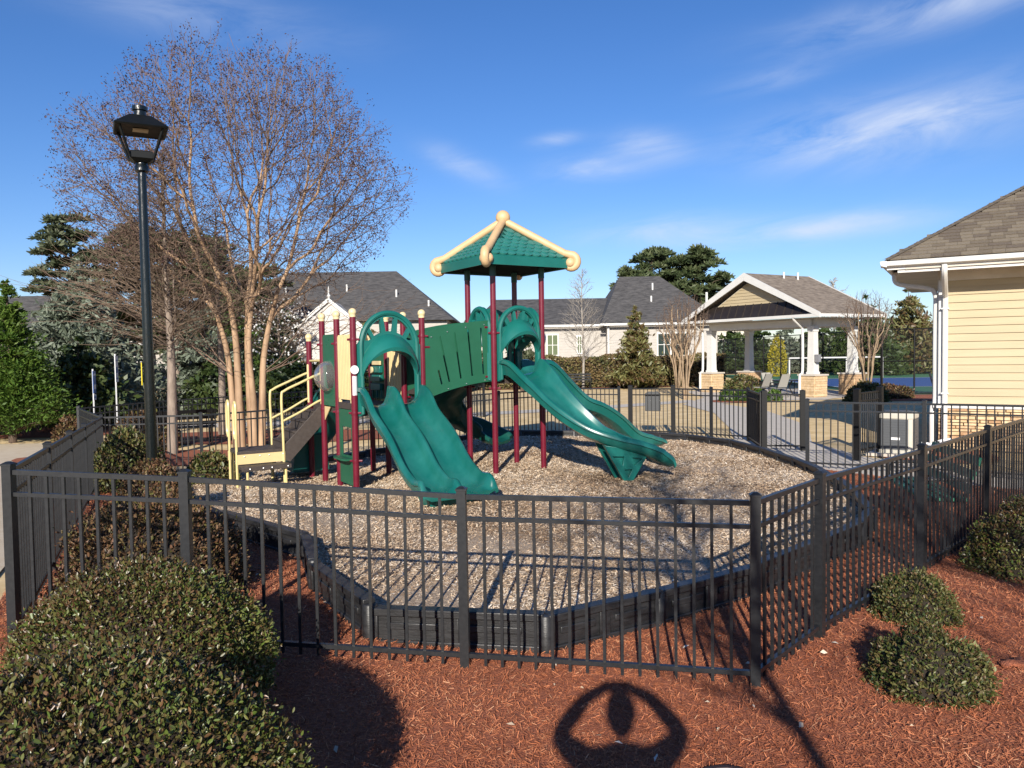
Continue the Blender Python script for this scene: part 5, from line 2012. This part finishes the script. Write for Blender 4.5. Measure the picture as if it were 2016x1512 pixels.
# recessed gable: yellow boards, metal skirt roof
gb = thing('gable', None, None)
gb.parent = PV
z = 4.35
MB().add([(-LW + .7, .30, 3.7), (-.7, .30, 3.7), (-gy, .30, ZP - .25)], [(0, 1, 2)]).build('gable_backing', 'soffit_beige', gb, 30)
while z < ZP - .35:
    hw0 = (ZP - .25 - z) / (ZP - .25 - 3.7) * (gy - .7) - .12
    hw1 = (ZP - .25 - z - .15) / (ZP - .25 - 3.7) * (gy - .7) - .12
    if hw1 < .05:
        break
    MB().loft([[(-gy - hw0, .28, z), (-gy + hw0, .28, z), (-gy + hw1, .28, z + .155), (-gy - hw1, .28, z + .155)], [(-gy - hw0, .235, z), (-gy + hw0, .235, z), (-gy + hw1, .26, z + .155), (-gy - hw1, .26, z + .155)]]).build('clapboard', 'yellow_board', gb, 30)
    z += .155
m = MB()
m.add([(-LW + .15, -.02, 3.74), (-.15, -.02, 3.74), (-1.75, .24, 4.38), (-LW + 1.75, .24, 4.38)], [(0, 1, 2, 3)])
sk = m.build('skirt_roof', 'metal_roof', gb, 30)
for i in range(1, 17):
    x = -LW + LW * i / 17
    f = min(1, max(.1, (min(-x, LW + x) - .2) / 1.6))
    MB().beam((x, -.02, 3.76), (x, -.02 + .26 * f, 3.76 + .64 * f), .03, .05).build('seam', 'metal_roof', sk, 30)
for x, y in (cols[0], cols[1]):
    m = MB()
    m.tube(catmull([(x - .32, -.1, 3.62), (x - .32, -.02, 3.5), (x - .31, .42, 3.2), (x - .31, .52, 3.05), (x - .31, .52, 1.2), (x - .34, .40, 1.0), (x - .34, .36, .8), (x - .34, .36, .1)], 5), .06, 8)
    pv(m, 'downspout', 'white_trim', 40)
m = MB()
m.box((-.82 + .12, .80, 1.75), (.2, .2, .34))
pv(m, 'meter_box', 'galvanised')
m = MB()
for x, y in ((-gy + .4, 2.2), (-gy + .5, 3.1)):
    m.tube([(x, y, 5.55), (x, y, 6.0)], .05, 8)
pv(m, 'roof_vent', 'white_trim')


# patio table and chairs
def patio_chair(x, y, rz, label, group):
    c = thing('patio_chair', label, 'chair', (x, y, 0), rz, group)
    MB().loft([[(-.26, -.24, .42), (.26, -.24, .42), (.26, -.24, .435), (-.26, -.24, .435)], [(-.26, .22, .39), (.26, .22, .39), (.26, .22, .405), (-.26, .22, .405)]]).build('seat', 'sling_grey', c, 30)
    MB().loft([[(-.26, .24, .45), (.26, .24, .45), (.26, .255, .45), (-.26, .255, .45)], [(-.25, .48, 1.05), (.25, .48, 1.05), (.25, .495, 1.05), (-.25, .495, 1.05)]]).build('backrest', 'sling_grey', c, 30)
    for sx in (-1, 1):
        MB().tube(catmull([(sx * .28, -.28, 0), (sx * .28, -.26, .4), (sx * .28, -.2, .64), (sx * .28, .1, .66), (sx * .28, .30, .62)], 4), .02, 6).build('leg', 'chair_frame', c)
        MB().tube([(sx * .27, .34, 0), (sx * .27, .2, .4), (sx * .27, .5, 1.07)], .02, 6).build('leg', 'chair_frame', c)
    return c


PC = 'patio chairs in the pavilion'
patio_chair(12.2, 35.2, R(205), 'grey sling patio chair with its back towards the walk', PC)
patio_chair(11.65, 36.0, R(215), 'grey sling patio chair at the far end of the table', PC)
patio_chair(12.6, 37.2, R(20), 'grey sling patio chair across the table', PC)
patio_chair(13.9, 36.8, R(-40), 'grey sling patio chair by the right column', PC)
t = thing('patio_table', 'round dark patio table in the pavilion', 'table', (12.9, 36.2, 0))
MB().lathe([(.6, .70), (.62, .71), (.62, .735), (.6, .74)], 24).build('table_top', 'chair_frame', t)
for a in range(4):
    an = a * math.pi / 2 + .5
    MB().tube([(.5 * math.cos(an), .5 * math.sin(an), 0), (.2 * math.cos(an), .2 * math.sin(an), .4), (.4 * math.cos(an), .4 * math.sin(an), .71)], .02, 6).build('leg', 'chair_frame', t)

# ================================================================== HOUSES
def window(parent, x, y, z, w, h, face=(0, -1), glass='glass_green'):
    wdw = MB().box((0, 0, 0), (w + .16, .06, h + .16)).build('window', 'white_trim', parent, 30, loc=(x, y, z))
    for sx in (-1, 1):
        for sz in (-1, 1):
            MB().box((sx * w / 4, -.035, sz * h / 4), (w / 2 - .05, .03, h / 2 - .05)).build('pane', glass, wdw, 30)
    return wdw


def hip_mesh(x0, x1, y0, y1, ze, zr, rx0, rx1, ry, ov=.5):
    m = MB()
    A_, B_, C_, D_ = (x0 - ov, y0 - ov, ze), (x1 + ov, y0 - ov, ze), (x1 + ov, y1 + ov, ze), (x0 - ov, y1 + ov, ze)
    m.add([A_, B_, C_, D_, (rx0, ry, zr), (rx1, ry, zr)], [(0, 1, 5, 4), (1, 2, 5), (2, 3, 4, 5), (3, 0, 4), (3, 2, 1, 0)])
    return m


h2 = thing('white_house', 'white sided house with low grey hip roof behind the clipped hedge', 'house', (0, 0, 0))
MB().box((11.0, 61.7, 2.0), (8.0, 11.3, 4.4)).build('wall', 'house_siding', h2, 30)
MB().box((2.3, 61.9, 2.0), (9.5, 9.6, 4.4)).build('wall', 'house_siding', h2, 30)
r2 = hip_mesh(7.0, 15.0, 56.0, 67.3, 4.25, 8.15, 8.7, 11.9, 61.7).build('roof', 'roof_grey', h2, 20)
hip_mesh(-2.6, 7.2, 57.1, 66.7, 4.25, 6.5, -1.2, 8.6, 62.0).build('roof', 'roof_grey', h2, 20)
for x, y, z in ((11.0, 59.8, 6.95), (10.6, 58.2, 5.85)):
    MB().tube([(x, y, z - .2), (x, y, z + .5)], .07, 8).build('vent_pipe', 'white_trim', r2)
MB().box((2.3, 56.45, 4.14), (10.2, .12, .16)).box((11.0, 55.42, 4.145), (9.2, .12, .16)).build('gutter', 'white_trim', h2, 30)
MB().tube([(7.05, 55.9, 4.1), (7.05, 55.9, .2)], .09, 8).build('downspout', 'white_trim', h2)
window(h2, 3.05, 57.06, 2.75, .78, 1.5)
window(h2, 5.05, 57.06, 2.75, .30, 1.25)
window(h2, 12.3, 55.98, 2.65, 1.0, 1.6, glass='glass_dark')
window(h2, 11.1, 55.98, 2.65, .9, 1.6, glass='glass_dark')
MB().tube([(14.6, 57.5, 4.3), (14.6, 57.5, 6.5)], .09, 8).build('flue', 'white_trim', h2)

h1 = thing('grey_roof_house', 'house with big dark grey hip roof and white front gable', 'house', (0, 0, 0))
MB().box((-13.0, 60.5, 2.2), (17.0, 12.6, 4.8)).build('wall', 'house_siding', h1, 30)
r1 = hip_mesh(-21.5, -4.5, 54.2, 66.8, 4.6, 8.75, -17.6, -8.9, 60.5).build('roof', 'roof_grey', h1, 20)
for x, y, z in ((-16.7, 57.4, 6.9), (-12.2, 57.6, 7.0), (-8.4, 56.8, 6.5), (-5.9, 55.5, 5.6)):
    MB().tube([(x, y, z - .2), (x, y, z + .5)], .07, 8).build('vent_pipe', 'white_trim', r1)
g = MB()
g.add([(-14.5, 52.4, 0), (-10.2, 52.4, 0), (-10.2, 52.4, 4.2), (-12.35, 52.4, 5.95), (-14.5, 52.4, 4.2), (-14.5, 56, 0), (-10.2, 56, 0), (-10.2, 56, 4.2), (-12.35, 58, 5.95), (-14.5, 56, 4.2)],
      [(0, 1, 2, 3, 4), (1, 6, 7, 2), (5, 0, 4, 9), (2, 7, 8, 3), (4, 3, 8, 9)])
gab = g.build('front_gable', 'house_white', h1, 20)
for sx in (-1, 1):
    MB().beam((-12.35 + sx * 2.5, 52.3, 3.95), (-12.35, 52.3, 6.0), .18, .22).build('rake_trim', 'white_trim', gab, 30)
MB().lathe([(.08, 5.9), (.08, 6.15), (.14, 6.25), (.05, 6.4), (.07, 6.55), (.015, 6.95)], 8, (-12.35, 52.4, 0)).build('finial', 'white_trim', gab)

h3 = thing('grey_gable_house', 'house with steep grey roof at the far side of the arborvitae', 'house', (0, 0, 0))
m = MB()
m.add([(-45, 44, 3.4), (-27.0, 44, 3.4), (-27.6, 49, 6.3), (-45, 49, 6.3), (-27.0, 54, 3.4), (-45, 54, 3.4)], [(0, 1, 2, 3), (2, 4, 5, 3), (1, 4, 2)])
m.build('roof', 'roof_grey', h3, 20)
MB().box((-36.2, 49, 1.6), (17.4, 9.2, 3.5)).build('wall', 'house_siding', h3, 30)
h4 = thing('white_gable_house', 'white house with small gables half hidden by the cedars', 'house', (0, 0, 0))
MB().box((-24.5, 64, 1.6), (17, 7, 3.6)).build('wall', 'house_siding', h4, 30)
hip_mesh(-33.0, -16.0, 60.5, 67.5, 3.4, 5.4, -30, -19, 64.0).build('roof', 'roof_grey', h4, 20)
for gx in (-29.4, -22.0):
    g = MB()
    g.add([(gx - 1.3, 59.3, 0), (gx + 1.3, 59.3, 0), (gx + 1.3, 59.3, 2.9), (gx, 59.3, 4.3), (gx - 1.3, 59.3, 2.9), (gx - 1.3, 62, 2.9), (gx + 1.3, 62, 2.9), (gx, 63, 4.3)], [(0, 1, 2, 3, 4), (2, 6, 7, 3), (4, 3, 7, 5)])
    g.build('front_gable', 'house_white', h4, 20)
h5 = thing('brick_house', 'tan house glimpsed beyond the court fence', 'house', (0, 0, 0))
MB().box((22.0, 84, 2.2), (7, 6, 4.6)).build('wall', 'soffit_beige', h5, 30)
hip_mesh(18.5, 25.5, 81, 87, 4.5, 6.2, 20.5, 23.5, 84).build('roof', 'roof_grey', h5, 20)
window(h5, 23.2, 80.95, 3.0, 1.6, 1.3, glass='glass_dark')

# ================================================================== COURT FENCE AND SMALL THINGS
def chain_fence(label, pts, h=3.05):
    f = thing('court_fence', label, 'fence', (0, 0, 0))
    for i, p in enumerate(pts):
        MB().lathe([(.04, -.1), (.04, h)], 8, (p[0], p[1], 0)).build('post', 'gate_black', f)
        if i < len(pts) - 1:
            q = pts[i + 1]
            for z in (h - .03, 1.55, .08):
                MB().tube([(p[0], p[1], z), (q[0], q[1], z)], .028, 6).build('rail', 'gate_black', f)
            MB().add([(p[0], p[1], .05), (q[0], q[1], .05), (q[0], q[1], h - .03), (p[0], p[1], h - .03)], [(0, 1, 2, 3)]).build('mesh_panel', 'wire_mesh', f, None)
    return f


chain_fence('tall black chain-link fence along the near edge of the court', [(17.2, 35.7), (18.35, 35.05), (21.6, 34.4), (24.8, 33.8), (28.0, 33.2)])
chain_fence('tall black chain-link fence down the side of the court behind the pavilion', [(17.2, 35.8)] + [(17.2 + .02 * k, 35.8 + 3.4 * k) for k in range(1, 10)])
chain_fence('tall black chain-link fence at the far end of the court', [(17.5, 67.5), (21, 67.6), (24.5, 67.7), (28, 67.8), (31.5, 67.8), (35, 67.8), (39, 67.8)])

gl = thing('goal_frame', 'white tubular goal frame on the sports court', 'goal', (0, 0, 0))
m = MB()
gA, gB = (20.4, 56.5), (27.0, 56.0)
MB().tube([(gA[0], gA[1], 0), (gA[0], gA[1], 1.5)], .06, 8).build('upright', 'white_trim', gl)
MB().tube([(gB[0], gB[1], 0), (gB[0], gB[1], 1.5)], .06, 8).build('upright', 'white_trim', gl)
MB().tube([(gA[0], gA[1], 1.5), (gB[0], gB[1], 1.5)], .06, 8).build('crossbar', 'white_trim', gl)
MB().tube([(gA[0], gA[1], 1.5), (gA[0] + .2, gA[1] + 1.2, 0)], .04, 8).build('brace', 'white_trim', gl)
MB().tube([((gA[0] + gB[0]) / 2 + .8, gA[1] - .2, 0), ((gA[0] + gB[0]) / 2 + .8, gA[1] - .2, 1.5)], .04, 8).build('upright', 'white_trim', gl)


def slat_bench(label, x, y, rz, mat, frame, z=0.0, L=1.5, name='park_bench', legm=None, nslat=4):
    b = thing(name, label, 'bench', (x, y, z), rz)
    for i in range(nslat):
        MB().box((0, -.20 + i * .40 / (nslat - 1), .44), (L, .40 / nslat - .012, .035)).build('seat_slat', mat, b, 30, .004)
    for i in range(nslat - 1):
        t = i / (nslat - 2)
        mt = Matrix.Rotation(R(-14), 3, 'X')
        MB().box((0, .25 + .10 * t, .56 + .32 * t), (L, .03, .40 / nslat), mat=mt).build('back_slat', mat, b, 30, .004)
    for sx in (-1, 1):
        m = MB()
        m.tube([(sx * (L / 2 - .12), -.18, -.03), (sx * (L / 2 - .12), -.18, .42)], .025, 8)
        m.tube([(sx * (L / 2 - .12), .20, -.03), (sx * (L / 2 - .12), .23, .42), (sx * (L / 2 - .12), .38, .95)], .025, 8)
        m.tube([(sx * (L / 2 - .12), -.2, .41), (sx * (L / 2 - .12), .22, .41)], .022, 8)
        m.build('leg', frame, b)
        m = MB()
        m.tube(catmull([(sx * (L / 2 - .05), -.2, .43), (sx * (L / 2 - .05), -.2, .62), (sx * (L / 2 - .05), -.1, .66), (sx * (L / 2 - .05), .27, .66)], 4), .02, 8)
        m.build('armrest', frame, b)
    return b


slat_bench('green slatted bench on the mulch behind the right fence', 5.12, 9.55, R(-101.5), 'bench_green', 'fence_black', L=1.6)
slat_bench('black slatted bench standing before the clipped hedge', 4.05, 45.2, R(4), 'gate_black', 'gate_black', L=1.35)
slat_bench('black slatted bench beyond the bare cypress trunks', -8.9, 20.9, R(-150), 'gate_black', 'gate_black', z=-.12, L=1.5)
slat_bench('black slatted bench by the corner of the yellow building', 20.0, 36.0, R(60), 'gate_black', 'gate_black', L=1.5)

# air conditioner
ac = thing('air_conditioner', 'beige and dark grey air conditioning unit beside the yellow building', 'air conditioner', (7.92, 15.75, .05), R(-38))
s = .34
m = MB()
oct_ = [(-s, -s + .10), (-s + .10, -s), (s - .10, -s), (s, -s + .10), (s, s - .10), (s - .10, s), (-s + .10, s), (-s, s - .10)]
m.loft([[(a * k, b * k, z) for a, b in oct_] for k, z in ((1, .0), (1.0, .06), (.96, .07), (.96, .70), (1, .71), (1, .78), (.9, .82), (.5, .83))])
m.build('casing', 'ac_beige', ac, 30)
for k in range(4):
    a = k * math.pi / 2
    g = MB()
    for i in range(11):
        g.box((0, 0, .13 + i * .052), (.46, .02, .036))
    o = g.build('grille', 'ac_grille', ac, 30, loc=(math.sin(a) * s * .965, -math.cos(a) * s * .965, 0), rot=(0, 0, a))
    o2 = MB().box((0, 0, .385), (.5, .006, .62)).build('grille_back', 'ac_grille', ac, 30, loc=(math.sin(a) * s * .962, -math.cos(a) * s * .962, 0), rot=(0, 0, a))
MB().lathe([(.26, .82), (.27, .835), (.25, .845), (.05, .85)], 20).build('fan_guard', 'ac_grille', ac)
MB().box((.02, -s * .985, .30), (.16, .012, .05)).build('name_plate', 'sticker_white', ac, 30)
MB().box((0, 0, -.03), (1.0, 1.0, .06)).build('pad', 'concrete_grey', ac, 30)
MB().tube(catmull([(.42, .1, .2), (.6, .1, .18), (.75, .12, .25), (.95, .15, .3)], 4), .03, 6).build('pipe', 'sticker_white', ac)

# parking signs
def sign(label, x, y, rz, h, pl, mats):
    s_ = thing('parking_sign', label, 'sign', (x, y, -.15), rz)
    MB().box((0, .02, h / 2), (.05, .035, h + .1)).build('pole', 'galvanised', s_, 30)
    for (z0, z1, mt) in pl:
        p_ = MB().box((0, -.008, (z0 + z1) / 2), (.30, .012, z1 - z0)).build('sign_plate', mt, s_, 30)
        for zz, hh, ww in mats.get((z0, z1), ()):
            MB().box((0, -.017, zz), (ww, .004, hh)).build('sign_print', 'sign_blue' if mt == 'sign_white' else 'sign_white', p_, 30)
    return s_


sign('blue and white parking sign on a thin post by the brown shrub', -11.2, 20.6, R(106), 2.05, [(1.45, 2.05, 'sign_blue'), (1.27, 1.42, 'sign_white')], {(1.45, 2.05): ((1.62, .12, .2), (1.95, .05, .24)), (1.27, 1.42): ((1.345, .05, .2),)})
sign('tall white parking sign with blue symbol behind the fence', -11.0, 21.4, R(104), 2.45, [(1.72, 2.45, 'sign_white')], {(1.72, 2.45): ((2.05, .16, .16), (2.32, .04, .24), (1.82, .04, .22))})

# irrigation valve box lid and a bark lump in the mulch
vb = thing('valve_box', 'brown plastic valve box lid at the edge of the mulch', 'valve box', (1.06, 3.74, .0))
MB().lathe([(.20, -.03), (.21, .015), (.20, .03), (.17, .034), (.165, .026), (.02, .028)], 22).build('lid', 'valve_box', vb)
m = MB()
pr = []
for i in range(9):
    t = i / 8
    r_ = .035 * math.sin(math.pi * (.15 + .75 * t)) * (1 + .25 * math.sin(i * 2.3))
    pr.append([(.24 * (t - .5), r_ * 1.3 * math.cos(a) + .02 * math.sin(i), .018 + r_ * .7 * math.sin(a)) for a in np.linspace(0, 2 * math.pi, 7, endpoint=False)])
m.loft(pr)
bk = m.build('bark_lump', 'mulch', None, 50, loc=(3.42, 5.2, 0.005), rot=(0, 0, .5))
tag(bk, 'large red-brown lump of bark lying on the mulch near the low shrub', 'bark')

# ================================================================== PERSON HOLDING THE PHONE
def person():
    P = thing('person', 'person standing with both arms raised holding a phone at arm height', 'person', (.02, -.235, .40))
    J = {'pel': (0, 0, .98, .15, .11), 'wst': (0, .01, 1.12, .135, .10), 'chs': (0, .0, 1.33, .155, .11), 'nkb': (0, 0, 1.47, .075, .07), 'nk': (0, .01, 1.55, .055, .055),
         'hipL': (-.10, 0, .92, .10, .10), 'knL': (-.11, .02, .52, .065, .065), 'anL': (-.12, -.02, .09, .045, .045), 'toL': (-.14, .14, .04, .04, .03),
         'hipR': (.10, 0, .92, .10, .10), 'knR': (.11, .02, .52, .065, .065), 'anR': (.12, -.02, .09, .045, .045), 'toR': (.14, .14, .04, .04, .03),
         'shL': (-.19, 0, 1.44, .078, .078), 'elL': (-.36, .06, 1.55, .066, .066), 'wrL': (-.20, .14, 1.72, .046, .046), 'haL': (-.105, .175, 1.755, .036, .028),
         'shR': (.19, 0, 1.44, .078, .078), 'elR': (.36, .06, 1.55, .066, .066), 'wrR': (.20, .14, 1.72, .046, .046), 'haR': (.105, .175, 1.755, .036, .028)}
    E = [('pel', 'wst'), ('wst', 'chs'), ('chs', 'nkb'), ('nkb', 'nk'), ('pel', 'hipL'), ('hipL', 'knL'), ('knL', 'anL'), ('anL', 'toL'), ('pel', 'hipR'), ('hipR', 'knR'), ('knR', 'anR'), ('anR', 'toR'),
         ('nkb', 'shL'), ('shL', 'elL'), ('elL', 'wrL'), ('wrL', 'haL'), ('nkb', 'shR'), ('shR', 'elR'), ('elR', 'wrR'), ('wrR', 'haR')]
    names = list(J)
    verts = [J[k][:3] for k in names]
    rad_ = [J[k][3:] for k in names]
    edges = [(names.index(a), names.index(b)) for a, b in E]
    # fingers closing on the phone
    for sx, hn in ((-1, 'haL'), (1, 'haR')):
        for k in range(4):
            i0 = len(verts)
            zb = 1.735 + k * .019
            verts += [(sx * .088, .19, zb), (sx * .070, .204, zb + .002), (sx * .052, .200, zb + .004)]
            rad_ += [(.009, .009), (.008, .008), (.007, .007)]
            edges += [(names.index(hn), i0), (i0, i0 + 1), (i0 + 1, i0 + 2)]
        i0 = len(verts)
        verts += [(sx * .08, .165, 1.74), (sx * .055, .168, 1.765)]
        rad_ += [(.010, .010), (.009, .009)]
        edges += [(names.index(hn), i0), (i0, i0 + 1)]
    me = bpy.data.meshes.new('body')
    me.from_pydata(verts, edges, [])
    body = link('body', me, P)
    sk_ = body.modifiers.new('skin', 'SKIN')
    if not me.skin_vertices:
        bm = bmesh.new()
        bm.from_mesh(me)
        bm.verts.layers.skin.verify()
        bm.to_mesh(me)
        bm.free()
    for i, r_ in enumerate(rad_):
        me.skin_vertices[0].data[i].radius = r_
        me.skin_vertices[0].data[i].use_root = (i == 0)
    sub = body.modifiers.new('sub', 'SUBSURF')
    sub.levels = sub.render_levels = 2
    me.materials.append(M['shirt'])
    m = MB()
    m.ball((0, .02, 1.675), .105, 20, 14, (.78, .95, 1.18))
    m.ball((0, .125, 1.665), .016, 8, 6, (1, 1.2, 1.5))
    for sx in (-1, 1):
        m.ball((sx * .083, .015, 1.67), .022, 8, 6, (.5, .8, 1.3))
    m.build('head', 'skin', P)
    m = MB()
    m.ball((0, .0, 1.71), .112, 18, 12, (.80, .95, 1.0))
    m.build('hair', 'hair', P)
    ph = thing('phone', 'dark smartphone held up at face height', 'phone', (.02, -.050, 2.17))
    MB().box((0, 0, 0), (.155, .008, .078)).build('phone_body', 'phone', ph, 30, .003)


person()
